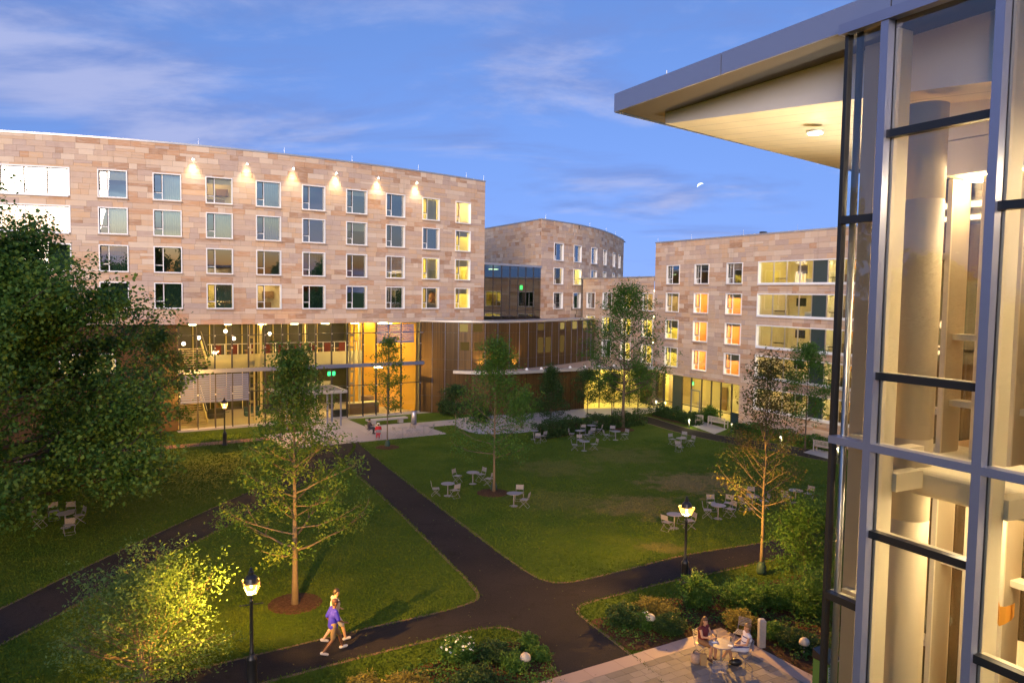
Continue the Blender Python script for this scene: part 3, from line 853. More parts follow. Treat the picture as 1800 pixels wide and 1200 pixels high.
MT['red'] = pmat('red upholstery', (0.09, 0.008, 0.007), 0.8, var=0.15)
def blind(s0, s1, z0, z1):
    m = MB(); n = int((z1 - z0) / 0.19)
    for i in range(n): m.wbox(LOBBY, s0 + .05, s1 - .05, 0.12, 0.20, z0 + i * 0.19, z0 + i * 0.19 + 0.135)
    m.wbox(LOBBY, s0 + .04, s1 - .04, 0.12, 0.24, z0 - 0.09, z0 - 0.02)
    o = m.build('louvre_blind', 'blind', lob); o['kind'] = 'stuff'
for i in (0, 1, 2, 3): blind(MU[i], MU[i + 1], 2.35, 4.66)
for i in (12, 13, 14): blind(MU[i], MU[i + 1] if i < 14 else 21.2, 7.0, 8.75)
m = MB(); D = 9.5
for z, zt in ((0.03, 0.06),): m.wbox(LOBBY, 0.0, 21.9, -D, -0.12, z - .03, zt)
m.build('floor', 'floor_in', lob)
MB().wbox(LOBBY, 21.95, 22.15, -D, -0.12, 0.02, 8.8).build('side_wall', 'lobby_white', lob)
MB().wbox(LOBBY, 0.0, 22.5, -D - .2, -D, 0.02, 8.8).build('rear_wall', 'lobby_wall', lob)
MB().wbox(LOBBY, -0.3, -0.05, -D, -0.12, 0.02, 8.8).build('side_wall', 'lobby_white', lob)
# curved orange wall at the right end
m = MB(); n = 12; pr = None
for i in range(n + 1):
    a = i / n; s, q = 17.4 + 4.3 * a, -7.5 + 7.0 * (a ** 1.6)
    c = LOBBY.pt(s, q)
    if pr: m.quad((pr.x, pr.y, 0.05), (c.x, c.y, 0.05), (c.x, c.y, 8.7), (pr.x, pr.y, 8.7))
    pr = c
m.build('feature_wall', 'lobby_orange', lob, True)
# mezzanine: slab, white fascia, rail
MB().wbox(LOBBY, 2.9, 17.2, -D, -3.4, 5.0, 5.3).build('mezzanine_floor', 'floor_in', lob)
MB().wbox(LOBBY, 2.9, 17.2, -3.39, -3.2, 4.75, 5.95).build('mezzanine_fascia', 'lobby_white', lob)
m = MB().wbox(LOBBY, 2.9, 17.2, -3.32, -3.27, 6.85, 6.92); ro = m.build('handrail', 'steel', lob)
for i in range(13):
    s = 3.2 + i * 1.12; MB().wbox(LOBBY, s, s + .05, -3.32, -3.27, 5.95, 6.85).build('baluster', 'white', ro)
for i in range(9):
    s = 3.6 + i * 1.45
    m = MB().wbox(LOBBY, s, s + .62, -4.9, -4.2, 5.7, 6.05); m.wbox(LOBBY, s, s + .62, -4.3, -4.19, 6.05, 6.75); m.wbox(LOBBY, s + .02, s + .6, -4.85, -4.25, 5.3, 5.7)
    m.build('lounge_chair', 'red', lob)
# stairs on the left
for fl, (zb, s0, s1) in enumerate(((0.06, 0.1, 2.6), (5.0, 0.9, 2.7))):
    for k in range(9 if fl else 12):
        z = zb + 0.05 + k * 0.17
        MB().wbox(LOBBY, s0, s1, -2.4 - k * 0.3, -2.1 - k * 0.3, z, z + 0.06).build('stair_tread', 'floor_in', lob)
    q0, q1 = LOBBY.pt(s1, -2.2, zb + .2), LOBBY.pt(s1, -5.2, zb + 2.0)
    MB().bar(q0, q1, 0.08, 0.35).build('stair_string', 'lobby_white', lob)
    MB().bar(q0 + Vector((0, 0, .95)), q1 + Vector((0, 0, .95)), 0.05).build('handrail', 'steel', lob)
# paired steel columns behind the glass
for s in (5.95, 15.2):
    m = MB()
    for d in (0, 0.42): m.wbox(LOBBY, s + d, s + d + .12, -1.5, -1.38, 0.06, 8.7)
    for z in np.arange(0.6, 8.6, 1.15): m.wbox(LOBBY, s + .12, s + .42, -1.48, -1.40, float(z), float(z) + 0.22)
    m.build('column', 'lobby_white', lob)
for s in (7.1, 11.2, 16.4):
    MB().wbox(LOBBY, s, s + .16, -2.2, -1.9, 0.06, 8.7).build('column', 'lobby_white', lob)
for i in range(11):
    s = 1.2 + i * 1.5
    MB().wbox(LOBBY, s, s + .06, -D + .02, -D + .12, 0.06, 8.7).build('wall_mullion', 'lobby_white', lob)
    MB().wbox(LOBBY, s + .1, s + 1.38, -D + .01, -D + .05, 5.5, 8.2).build('wall_panel', 'dark', lob)
# what stands along the rear wall: shelves below, pictures and doorways, potted plants
for i in range(10):
    s = 1.6 + i * 1.5; k = rng.random()
    if k < .4: MB().wbox(LOBBY, s, s + 1.1, -D + .06, -D + .5, .06, 2.3).build('bookcase', 'furniture', lob)
    elif k < .7: MB().wbox(LOBBY, s, s + 1.0, -D + .06, -D + .16, .06, 2.5).build('doorway', 'dark', lob)
    else: MB().wbox(LOBBY, s, s + 1.1, -D + .06, -D + .12, 1.1, 2.4).build('picture', 'curtain_pale', lob)
for i, (s, q) in enumerate(((4.6, -7.6), (8.9, -7.9), (12.8, -6.9), (14.9, -5.6))):
    p = LOBBY.pt(s, q, .06); m = MB().lathe([(.22, 0), (.28, .5), (.25, .5)], 12, p); po = m.build('plant_pot', 'dark', lob)
    P = nrng.normal(size=(160, 3)) * (.35, .35, .45) + (p.x, p.y, 1.25); link('leaves', leaf_mesh('leaves', P, .22, leaf_mat('indoor plant %d' % i, (.03, .09, .02), (.08, .16, .04)), .4), po)
for i in range(8):
    s = 3.4 + i * 1.7
    m = MB().wbox(LOBBY, s, s + .9, -6.8, -6.0, 6.02, 6.07); m.wbox(LOBBY, s + .4, s + .5, -6.45, -6.35, 5.3, 6.02); m.build('table', 'furniture', lob)
# reception desk, seats
m = MB().wbox(LOBBY, 15.2, 18.2, -2.2, -1.3, 0.06, 1.05); do = m.build('reception_desk', 'furniture', lob)
MB().wbox(LOBBY, 15.1, 18.3, -2.3, -1.2, 1.05, 1.12).build('counter', 'lobby_white', do)
MB().wbox(LOBBY, 17.0, 18.2, -3.6, -2.6, 0.06, 1.5).build('bookcase', 'furniture', lob)
m = MB().wbox(LOBBY, 13.3, 14.7, -0.9, -0.3, 0.06, 0.75); m.build('planter', 'dark', lob)
for i, (s, n0) in enumerate(((6.4, -4.5), (8.3, -5.4), (10.2, -4.2), (3.2, -4.6))):
    m = MB().wbox(LOBBY, s, s + 1.4, n0 - .7, n0, 0.06, 0.42); m.wbox(LOBBY, s, s + 1.4, n0 - .82, n0 - .7, 0.06, 0.85); m.build('sofa', 'dark' if i % 2 else 'curtain', lob)
# lamps of the lobby
for s, q, z in ((2.2, -3.5, 7.5), (3.4, -2.8, 6.2), (4.6, -4.2, 8.0), (5.4, -4.6, 7.3), (1.2, -5.0, 6.9), (9.0, -6, 7.6)):
    p = LOBBY.pt(s, q, z); f = MB().tube([p, Vector((p.x, p.y, 8.75))], 0.012, 5); fo = f.build('pendant_lamp', 'dark', lob)
    MB().ball(p, 0.16, 10, 6).build('globe', MT['lamp_dim'], fo)
LIT_LOBBY = emit_mat('lobby downlight', (1.0, 0.69, 0.23), 88)
for i in range(7):
    for q, z, s0 in ((-2.0, 8.68, 1.2), (-6.0, 8.68, 1.2)):
        s = s0 + i * 2.9
        MB().wbox(LOBBY, s, s + .55, q - .28, q + .28, z, z + .05).build('downlight', LIT_LOBBY, lob)
for i in range(5):
    s = 4.0 + i * 2.9
    MB().wbox(LOBBY, s, s + .5, -6.3, -5.8, 4.93, 4.98).build('downlight', LIT_LOBBY, lob)
MB().wbox(LOBBY, 18.6, 19.8, -2.6, -2.0, 8.62, 8.67).build('downlight', emit_mat('wall washer', (1.0, 0.72, 0.25), 90), lob)
MB().wbox(LOBBY, 17.9, 18.5, -1.8, -1.2, 4.4, 4.46).build('downlight', emit_mat('desk lamp', (1.0, 0.74, 0.3), 90), lob)
eo = MB().wbox(LOBBY, 14.0, 14.75, -4.05, -4.0, 3.55, 3.95).build('exit_sign', 'green_exit', lob)
# entrance canopy on posts
can = MB().wbox(LOBBY, 7.2, 12.9, 0.36, 4.4, 2.95, 3.20); co = can.build('entrance_canopy', 'coping', lob)
MB().wbox(LOBBY, 7.4, 12.7, 0.5, 4.2, 3.201, 3.23).build('roof_gravel', pmat('roof gravel', (0.13, 0.12, 0.13), 0.95, var=0.5, scale=9, bump=0.8, bscale=30), co)
for s, q in ((12.4, 3.9), (11.2, 3.9), (12.4, 1.6), (7.7, 3.9)):
    MB().wbox(LOBBY, s, s + .12, q, q + .12, 0.03, 2.95).build('post', 'bluesteel', co)
for s in (9.4, 10.4, 11.4):
    MB().wbox(LOBBY, s, s + .06, -0.02, 0.14, 0.03, 2.9).build('door_frame', 'steel', lob)
MB().wbox(LOBBY, 9.2, 10.4, 2.2, 3.0, 2.90, 2.94).build('canopy_light', emit_mat('canopy light', (1.0, 0.80, 0.5), 26), co)

# ---------------------------------------------------------------- curved brown wing in the middle
def catmull(pts, k=8):
    out = []; P = [pts[0]] + list(pts) + [pts[-1]]
    for i in range(1, len(P) - 2):
        for j in range(k):
            t = j / k; a, b, c, d = (Vector(P[i - 1]), Vector(P[i]), Vector(P[i + 1]), Vector(P[i + 2]))
            q = 0.5 * ((2 * b) + (c - a) * t + (2 * a - 5 * b + 4 * c - d) * t * t + (3 * b - 3 * c + d - a) * t ** 3); out.append((q.x, q.y))
    out.append(tuple(P[-2])); return out
CURVE = Wall(catmull([(-9.0, 74.42), (-6.5, 73.8), (-3.3, 73.7), (0.1, 75.2), (4.1, 79.6), (7.6, 84.6), (9.6, 88.5)]))
EDGE = Wall(catmull([(-5.6, 72.9), (-2.0, 72.4), (1.2, 73.7), (7.16, 77.3), (13.0, 79.9), (16.0, 79.0)]))
cw = thing('curved_wing', 'low curved wing clad in brown reflective panels between the two stone buildings', 'building', CURVE.pt(8, -3, 0))
def slat_screen_mat():
    # bronze rod screen: very fine vertical rods, too fine to pick apart at this distance
    m, N, L = new_mat('bronze rod screen')
    g = node(N, 'ShaderNodeNewGeometry'); mp = node(N, 'ShaderNodeMapping'); mp.inputs['Scale'].default_value = (9, 9, .12); L.new(g.outputs['Position'], mp.inputs['Vector'])
    st = noise(N, L, 1.0, 3, .5, mp.outputs[0]); mp2 = node(N, 'ShaderNodeMapping'); mp2.inputs['Scale'].default_value = (1.3, 1.3, .2); L.new(g.outputs['Position'], mp2.inputs['Vector'])
    c = mixrgb(N, L, maprange(N, L, st, .3, .7), (0.036, 0.019, 0.007), (0.100, 0.056, 0.020))
    c = mixrgb(N, L, mathn(N, L, 'MULTIPLY', noise(N, L, .8, 4, .5, mp2.outputs[0]), .5), c, (0.07, 0.045, 0.02))
    finish(N, L, c, .30, 0.35, st, .4, .03, .5); return m
MT['wood_gloss'] = slat_screen_mat()
nP = 20; ds = CURVE.L / nP
c = MB()
for i in range(nP * 2): c.wbox(CURVE, i * ds / 2, (i + 1) * ds / 2, -0.4, -0.05, 0.02, 8.9)
c.build('panel_frame', 'dark', cw)
for i in range(nP):
    for z0, z1 in ((0.04, 1.7), (1.7, 4.3), (4.3, 5.3), (5.3, 7.9), (7.9, 8.85)):
        if z1 <= 4.3 and i > 5: continue
        p = MB(); a, b = i * ds + .02, (i + 1) * ds - .02
        p.wbox(CURVE, a, b, -0.049, rng.uniform(-.004, .004), z0 + .02, z1 - .02); p.build('panel', 'wood_gloss', cw)
# rooms glimpsed through the smoked upper panels
dimwin = emit_mat('room behind smoked glass', (1.0, 0.72, 0.22), 0.30); dimmer = emit_mat('dim room behind smoked glass', (1.0, 0.62, 0.18), 0.10)
for i, z0, z1, mt_, fa, fb in ((3, 8.0, 8.75, dimwin, .1, .7), (4, 8.0, 8.75, dimmer, .1, .8), (3, 6.2, 7.0, dimmer, .15, .8), (4, 6.2, 7.0, dimmer, .2, .8), (10, 5.7, 7.3, dimmer, .15, .85), (11, 5.7, 7.3, dimmer, .15, .85), (13, 5.6, 7.4, dimmer, .2, .8), (10, 8.05, 8.7, dimmer, .1, .9), (13, 8.05, 8.75, dimwin, .2, .8), (15, 8.0, 8.8, dimwin, .15, .9), (17, 8.0, 8.8, dimwin, .1, .9)):
    p = MB(); a, b = (i + fa) * ds, (i + fb) * ds; p.wbox(CURVE, a, b, 0.005, 0.012, z0, z1); p.build('lit_pane', mt_, cw)
for i in range(1, nP):
    m = MB(); s = i * ds; m.wbox(CURVE, s - .012, s + .012, -0.03, 0.03, 0.04 if i < 6 else 4.3, 8.85); m.build('fin', 'bluesteel', cw)
coping(cw, CURVE, 0, CURVE.L, 8.9, 'coping', 30, 0.10, 2.5, 0.16)
m = MB(); P = [CURVE.pt(i * CURVE.L / 24) for i in range(25)]
for a, b in zip(P, P[1:]): m.quad((a.x, a.y, 8.88), (b.x, b.y, 8.88), (b.x - 6, b.y + 12, 8.88), (a.x - 6, a.y + 12, 8.88))
m.build('roof', 'brickpath', cw)
# lower crescent roof of gravel with a pale edge
m = MB(); n = 24; A = [EDGE.pt(EDGE.L * i / n, 0.0) for i in range(n + 1)]; B = [CURVE.pt(4.2 + (CURVE.L - 4.2) * i / n, -0.1) for i in range(n + 1)]
for i in range(n): m.quad((A[i].x, A[i].y, 4.22), (A[i + 1].x, A[i + 1].y, 4.22), (B[i + 1].x, B[i + 1].y, 4.26), (B[i].x, B[i].y, 4.26))
m.build('gravel_roof', pmat('pink roof gravel', (0.33, 0.24, 0.20), 0.95, var=0.5, scale=7, bump=0.9, bscale=25), cw)
m = MB()
for i in range(n): m.wbox(EDGE, EDGE.L * i / n, EDGE.L * (i + 1) / n, -0.35, 0.08, 4.02, 4.30)
m.build('roof_edge', 'coping', cw)
GF = Wall([(p.x - 0.05, p.y + 0.5) for p in A])
GF.smooth = True
k = 13; dg = GF.L / k
for i in range(k):
    a, b = i * dg + .02, (i + 1) * dg - .02
    if i < 8:
        m = MB(); m.wbox(GF, a, b, -0.3, 0.0, 0.02, 4.02); m.build('panel', 'wood_gloss', cw)
    else:
        p = MB(); p.quad(GF.pt(a, 0, .15), GF.pt(b, 0, .15), GF.pt(b, 0, 3.95), GF.pt(a, 0, 3.95)); p.build('pane', 'glass_lit', cw)
        MB().wbox(GF, b, b + .05, -0.08, 0.05, 0.02, 4.02).build('mullion', 'dark', cw)
m = MB(); a0, a1 = 8 * dg, GF.L
q = [GF.pt(a0, -.1), GF.pt(a1, -.1), GF.pt(a1, -4.5), GF.pt(a0, -4.5)]
for i, j in ((1, 2), (2, 3), (3, 0)): m.quad((q[i].x, q[i].y, .02), (q[j].x, q[j].y, .02), (q[j].x, q[j].y, 4.0), (q[i].x, q[i].y, 4.0))
m.quad(*[(p.x, p.y, .03) for p in q]); m.quad(*[(p.x, p.y, 4.0) for p in q]); m.build('lit_room', 'room_yellow', cw)
for i in range(4):
    s = a0 + (a1 - a0) * (i + .5) / 4; MB().wbox(GF, s - .4, s + .4, -2.4, -1.6, 3.86, 3.95).build('ceiling_lamp', 'lamp_yellow', cw)
for i in range(9):
    s = 3.0 + i * 1.75; p = EDGE.pt(s + 5, -0.9, 4.26); MB().lathe([(0.16, 0), (0.16, .06), (0.09, .16), (0.02, .2)], 10, p).build('roof_vent', 'white', cw)
# two uplights on the crescent roof washing the brown wall
for s in (6.1, 7.2, 9.8):
    p = CURVE.pt(s, 0.35, 4.28)
    f = MB().lathe([(0.06, 0), (0.07, .1), (0.05, .12)], 10, p).build('roof_uplight', 'fixture', cw)
    l = light('roof_uplight_beam', 'SPOT', p + Vector((0, 0, .14)), 900, (1.0, 0.62, 0.16), f, spot_size=math.radians(80), spot_blend=0.8, shadow_soft_size=0.05)
    d = -Vector((0, 0, 1)) + CURVE.nor(s) * 0.25; l.rotation_euler = d.to_track_quat('Z', 'Y').to_euler()

# ---------------------------------------------------------------- dark glass link behind it
lk = thing('glass_link', 'dark glazed stair link between the long stone building and the shorter stone block', 'building', LINK.pt(5, -2, 8.9))
n = 7
for i in range(n):
    a, b = 10.3 * i / n, 10.3 * (i + 1) / n
    for z0, z1, mt in ((8.95, 9.85, 'glass_dark'), (9.9, 13.35, 'glass_dark'), (13.42, 14.75, 'glass_dark')):
        p = MB(); p.quad(LINK.pt(a + .03, 0, z0), LINK.pt(b - .03, 0, z0), LINK.pt(b - .03, 0, z1), LINK.pt(a + .03, 0, z1)); p.build('pane', mt, lk)
    MB().wbox(LINK, a - .03, a + .03, -.1, .05, 8.95, 14.75).build('mullion', 'dark', lk)
for z in (9.85, 13.36, 8.9): MB().wbox(LINK, 0, 10.3, -.1, .06, z, z + .06).build('transom', 'dark', lk)
MB().wbox(LINK, -0.1, 10.3, -5, .15, 14.75, 14.98).build('roof', 'coping', lk)
q = MB(); A = [LINK.pt(0, -.2), LINK.pt(10.3, -.2), LINK.pt(10.3, -5), LINK.pt(0, -5)]
for i, j in ((1, 2), (2, 3), (3, 0)): q.quad((A[i].x, A[i].y, 8.9), (A[j].x, A[j].y, 8.9), (A[j].x, A[j].y, 14.7), (A[i].x, A[i].y, 14.7))
q.quad(*[(p.x, p.y, 8.92) for p in A]); q.build('stair_hall', pmat('green stair hall', (0.13, 0.20, 0.10), 0.9), lk)
MB().wbox(LINK, 1, 9, -2.6, -2.2, 11.6, 11.75).build('landing', 'floor_in', lk)
MB().wbox(LINK, 7.9, 8.4, -1.25, -1.2, 12.2, 12.7).build('exit_sign', emit_mat('exit sign far', (0.05, 1.0, 0.2), 4.0), lk)
for s in (2.2, 5.4, 8.0): MB().wbox(LINK, s, s + 1.1, -4.6, -4.5, 9.6, 11.3).build('door', 'room_dark', lk)
MB().wbox(LINK, 4.6, 5.6, -3.2, -2.6, 14.4, 14.5).build('ceiling_lamp', emit_mat('stair lamp', (0.75, 1.0, 0.5), 5), lk)

# ---------------------------------------------------------------- shorter stone block behind
mb = thing('stone_block_building', 'shorter sandstone block with a sharp corner rising behind the curved wing', 'building', MID.pt(6, -6, 0))
MR = [(15.72, 2.1), (12.9, 2.0), (9.97, 2.0)]
MC = [2.6, 7.1, 12.3, 17.6, 24.0, 29.5]
mops = [(s + .02, s + 2.08, z, z + h) for s in MC for z, h in MR]
cladding(mb, MID, 0, 36, 8.0, 20.3, mops, 0.4375, 150)
cladding(mb, MIDL, 0, 18.6, 8.0, 20.3, [], 0.4375, 100)
MSTY = [['dark', 'halfgreen', 'dark'], ['green', 'yellow', 'green'], ['green', 'dark', 'dark'], ['dark', 'pale', 'dark'], ['dark', 'pale', 'dark'], ['dark', 'dark', 'dark']]
for i, s in enumerate(MC):
    for j, (z, h) in enumerate(MR):
        if i > 1 and j > 1: continue
        window(mb, MID, s, z, 2.1, h, MSTY[i][j])
coping(mb, MID, 0, 36, 20.3, n=16); coping(mb, MIDL, 0, 18.6, 20.3)
rods(mb, MID, (1, 12, 20, 27, 34), 20.44)
m = MB(); m.poly([(p[0], p[1], 20.28) for p in _mp] + [(-5, 125, 20.28), (-5, 105.4, 20.28)]); m.build('roof', 'stone_plain', mb)

# ---------------------------------------------------------------- low connecting wing
lw = thing('connecting_wing', 'low sandstone wing joining the back block to the right wing behind the tall tree', 'building', LOW.pt(7, -5, 0))
LR = [(10.08, 1.95), (7.26, 1.98), (4.5, 2.0)]
LC = [0.95, 4.75, 8.95, 13.1]
lops = [(s + .02, s + 2.08, z, z + h) for s in LC for z, h in LR]
cladding(lw, LOW, 0, 15.2, 4.1, 13.65, lops, 0.4375, 120)
LSTY = [['green', 'yellowblind', 'dark'], ['green', 'yellowblind', 'green'], ['yellow', 'yellow', 'yellow'], ['lamp', 'yellow', 'yellow']]
for i, s in enumerate(LC):
    for j, (z, h) in enumerate(LR): window(lw, LOW, s, z, 2.08, h, LSTY[i][j])
coping(lw, LOW, -1.5, 15.2, 13.65); roof_sheet(lw, LOW, -1, 15.2, 13.6, 12)
m = MB(); m.wbox(LOW, 0, 15.2, -0.5, -0.3, 0.02, 4.1); m.build('base_wall', 'wood', lw)

# ---------------------------------------------------------------- right wing
rw = thing('stone_wing', 'right hand sandstone wing with orange lit windows and long glazed corner bands', 'building', RIGHT.pt(14, -6, 0))
RR = [(12.92, 1.95), (10.1, 1.96), (7.32, 2.0), (4.5, 2.02)]
RC = [1.9, 6.17, 10.58]
rops = [(s + .02, s + 2.06, z, z + h) for s in RC for z, h in RR]
RB = [(12.92, 1.98), (10.12, 1.96), (7.36, 1.96), (4.68, 1.96), (1.85, 1.95)]
rops += [(14.5, 29.5, z, z + h) for z, h in RB]
rops += [(-0.2, 12.7, 0.0, 3.72)]
cladding(rw, RIGHT, 0, 30.3, 0.03, 17.2, rops, 0.4375, 300)
RSTY = [['green', 'dark', 'dark'], ['lamp', 'orange', 'orange'], ['yellow', 'orange', 'orange'], ['yellow', 'orange', 'orange']]
for i, s in enumerate(RC):
    for j, (z, h) in enumerate(RR): window(rw, RIGHT, s, z, 2.08, h, RSTY[j][i])
for j, (z, h) in enumerate(RB):
    ribbon(rw, RIGHT, 14.5, 29.5, z, z + h, (16.12, 17.58, 18.98, 20.33, 21.8, 23.3, 24.8, 26.3, 27.9), panels=(4, 7), lit=True, room='room_cream' if j else 'room_yellow', lamp='lamp_warm',
           boxes=[(17.0, 18.0, -2.2, -2.1, z + .9, z + 1.6, 'black'), (16.2, 17.5, -.42, -.36, z + .42, z + .5, 'dark'), (18.2, 20.2, -2.6, -1.8, z - .3, z + .45, 'white'), (22.0, 23.2, -1.8, -1.2, z - .3, z + .75, 'furniture'), (21.9, 23.3, -.42, -.36, z + .45, z + .53, 'dark'),
                  (22.0, 23.4, -2.5, -2.2, z + 1.2, z + 1.9, 'room_orange'), (18.9, 20.3, -3.2, -3.1, z, z + 2.1, 'curtain_pale'), (24.6, 26, -2, -1.2, z - .3, z + .8, 'furniture')])
coping(rw, RIGHT, -0.05, 30.4, 17.2); roof_sheet(rw, RIGHT, 0, 30.3, 17.15, 14)
e = MB(); a, b = RIGHT.pt(0, -.012), RIGHT.pt(0, -14)
e.quad((b.x, b.y, 0.02), (a.x, a.y, 0.02), (a.x, a.y, 17.2), (b.x, b.y, 17.2)); e.build('end_wall', 'stone_plain2', rw)
rods(rw, RIGHT, (0.15, 5.4, 12.4, 18.6, 24), 17.34)
MB().wbox(RIGHT, 14.1, 14.5, -.9, -.4, 17.3, 17.55).build('roof_vent', 'dark', rw)
# ground floor glazing, recessed half a metre
g0 = -0.45
GFM = [-0.1, 1.5, 2.9, 4.3, 5.67, 7.17, 8.54, 9.86, 11.29, 12.69]
for i, (a, b) in enumerate(zip(GFM, GFM[1:])):
    if i in (2,): MB().wbox(RIGHT, a, b, g0 - .1, g0 + .05, 0.05, 3.72).build('panel', 'teal', rw)
    else:
        z0 = 1.0 if i == 8 else 0.12
        p = MB(); p.quad(RIGHT.pt(a + .04, g0, z0), RIGHT.pt(b - .04, g0, z0), RIGHT.pt(b - .04, g0, 3.7), RIGHT.pt(a + .04, g0, 3.7)); p.build('pane', 'glass_lit', rw)
        if i == 8: MB().wbox(RIGHT, a, b, g0 - .05, g0 + .02, 0.05, 1.0).build('panel', 'teal', rw)
    MB().wbox(RIGHT, a - .035, a + .035, g0 - .08, g0 + .06, 0.05, 3.72).build('mullion', 'dark', rw)
MB().wbox(RIGHT, -0.1, 12.69, g0 - .06, g0 + .05, 0.78, 0.84).build('transom', 'dark', rw)
MB().wbox(RIGHT, -0.1, 12.69, g0 - .06, -0.013, 3.70, 3.76).build('soffit', 'dark', rw)
do = MB(); do.wbox(RIGHT, 5.75, 5.87, g0 + .06, g0 + .12, .05, 2.5); do.wbox(RIGHT, 6.95, 7.07, g0 + .06, g0 + .12, .05, 2.5); do.wbox(RIGHT, 5.87, 6.95, g0 + .06, g0 + .12, 2.38, 2.5)
do = do.build('door', 'bluesteel', rw); MB().wbox(RIGHT, 6.8, 6.84, g0 + .12, g0 + .18, 0.9, 1.4).build('handle', 'steel', do)
q = MB(); A = [RIGHT.pt(-.2, g0 - .1), RIGHT.pt(12.8, g0 - .1), RIGHT.pt(12.8, -5.5), RIGHT.pt(-.2, -5.5)]
for i, j in ((1, 2), (2, 3), (3, 0)): q.quad((A[i].x, A[i].y, .02), (A[j].x, A[j].y, .02), (A[j].x, A[j].y, 3.75), (A[i].x, A[i].y, 3.75))
q.quad(*[(p.x, p.y, .04) for p in A]); q.quad(*[(p.x, p.y, 3.75) for p in A]); q.build('lit_room', 'room_cream', rw)
for s in (1.2, 5.2, 8.0, 11.2): MB().wbox(RIGHT, s - .4, s + .4, -2.6, -1.9, 3.6, 3.68).build('ceiling_lamp', MT['lamp_yellow'], rw)
MB().wbox(RIGHT, 4.6, 5.0, -1.35, -1.3, 2.75, 3.1).build('exit_sign', 'green_exit', rw)
for s in (4.7, 8.9, 10.1): MB().wbox(RIGHT, s, s + .9, -5.3, -5.2, .05, 2.4).build('inner_door', 'furniture' if s < 5 else 'lobby_wall', rw)

# ================================================================== the near glass building on the right
_D = Vector((-0.463, 0.886, 0)).normalized(); _M1 = Vector((4.316, 9.0, 0))
T0 = 8.0
_a, _b = _M1 + _D * T0, _M1 - _D * 9.0
NEAR = Wall([(_a.x, _a.y), (_b.x, _b.y)])
nb = thing('glass_building', 'near glass curtain wall building with cantilevered flat roof and warm lit interior', 'building', NEAR.pt(T0 + 2, -3, 0))
def nbox(t0, t1, o0, o1, z0, z1, name, mat, parent=None):
    """t along the facade from the first mullion, o = metres behind the glass"""
    return MB().wbox(NEAR, T0 + t0, T0 + t1, -o1, -o0, z0, z1).build(name, mat, parent or nb)
def npt(t, o, z): return NEAR.pt(T0 + t, -o, z)
MT['fascia'] = pmat('blue grey roof fascia', (0.25, 0.28, 0.40), 0.35, 0.5, 0.05, 0.6)
MT['soffit_grey'] = pmat('grey soffit', (0.075, 0.072, 0.075), 0.6, 0.1, 0.06)
MT['soffit_white'] = pmat('white soffit face', (0.86, 0.82, 0.84), 0.7, var=0.04)
MT['soffit_gold'] = pmat('bronze soffit boards', (0.76, 0.68, 0.52), 0.5, 0.0, 0.22, 1.1, 0.05)
MT['cream_paint'] = pmat('cream steel paint', (0.70, 0.62, 0.46), 0.55, var=0.04)
MT['taupe'] = pmat('taupe column paint', (0.46, 0.38, 0.27), 0.55, var=0.05, scale=1.0)
MT['brick'] = pmat('orange brick', (0.36, 0.19, 0.09), 0.85, var=0.25, scale=4, rand='object')
MT['in_wood'] = pmat('honey wood wall', (0.46, 0.27, 0.11), 0.6, var=0.2, scale=1.5)
MT['glass_near'] = glass_mat('near facade glass', 0.075, (0.93, 0.94, 0.92))
# mullions
for k in range(0, 5):
    t = 1.3 * k
    o = nbox(t - .05, t + .05, -.11, 0.0, 0.02, 15.0, 'mullion', 'bluesteel')
    nbox(t - .012, t + .045, 0.001, 0.04, 0.02, 15.0, 'gasket', 'black', o)
    nbox(t - .035, t + .07, 0.041, 0.30, 0.02, 14.9, 'inner_mullion', 'cream_paint', o)
nbox(-0.60, -0.55, -.03, .06, 0.02, 15.0, 'end_mullion', 'black')
MB().tube([npt(-.46, .07, .02), npt(-.46, .07, 15.0)], 0.042, 12).build('corner_tube', 'steel', nb, True)
nbox(-0.57, -0.37, .30, .48, 0.02, 14.9, 'end_post', 'taupe')
nbox(-0.62, 7.5, -.13, .0, 14.98, 15.10, 'head_rail', 'bluesteel')
TR = {-1: (5.2, 8.05, 10.04, 12.75), 0: (5.2, 7.0, 9.0, 10.04, 10.89, 13.69), 1: (5.2, 8.05, 10.04, 12.75), 2: (5.2, 7, 9.0, 10.04, 10.89, 13.69), 3: (5.2, 8.05, 10.04, 12.75)}
for b, zs in TR.items():
    t0, t1 = (-.545, -.05) if b < 0 else (1.3 * b + .05, 1.3 * b + 1.25)
    for z in zs:
        silver = abs(z - 10.04) < .01
        o = nbox(t0, t1, -.07 if not silver else -.11, .03, z - .045, z + .045, 'transom', 'bluesteel' if silver else 'black')
        nbox(t0, t1, .031, .10, z - .02, z + .045, 'inner_transom', 'cream_paint', o)
    zz = [0.1] + list(zs) + [15.0]
    for z0, z1 in zip(zz, zz[1:]):
        p = MB(); p.quad(npt(t0, .01, z0 + .04), npt(t1, .01, z0 + .04), npt(t1, .01, z1 - .04), npt(t0, .01, z1 - .04)); p.build('pane', 'glass_near', nb)

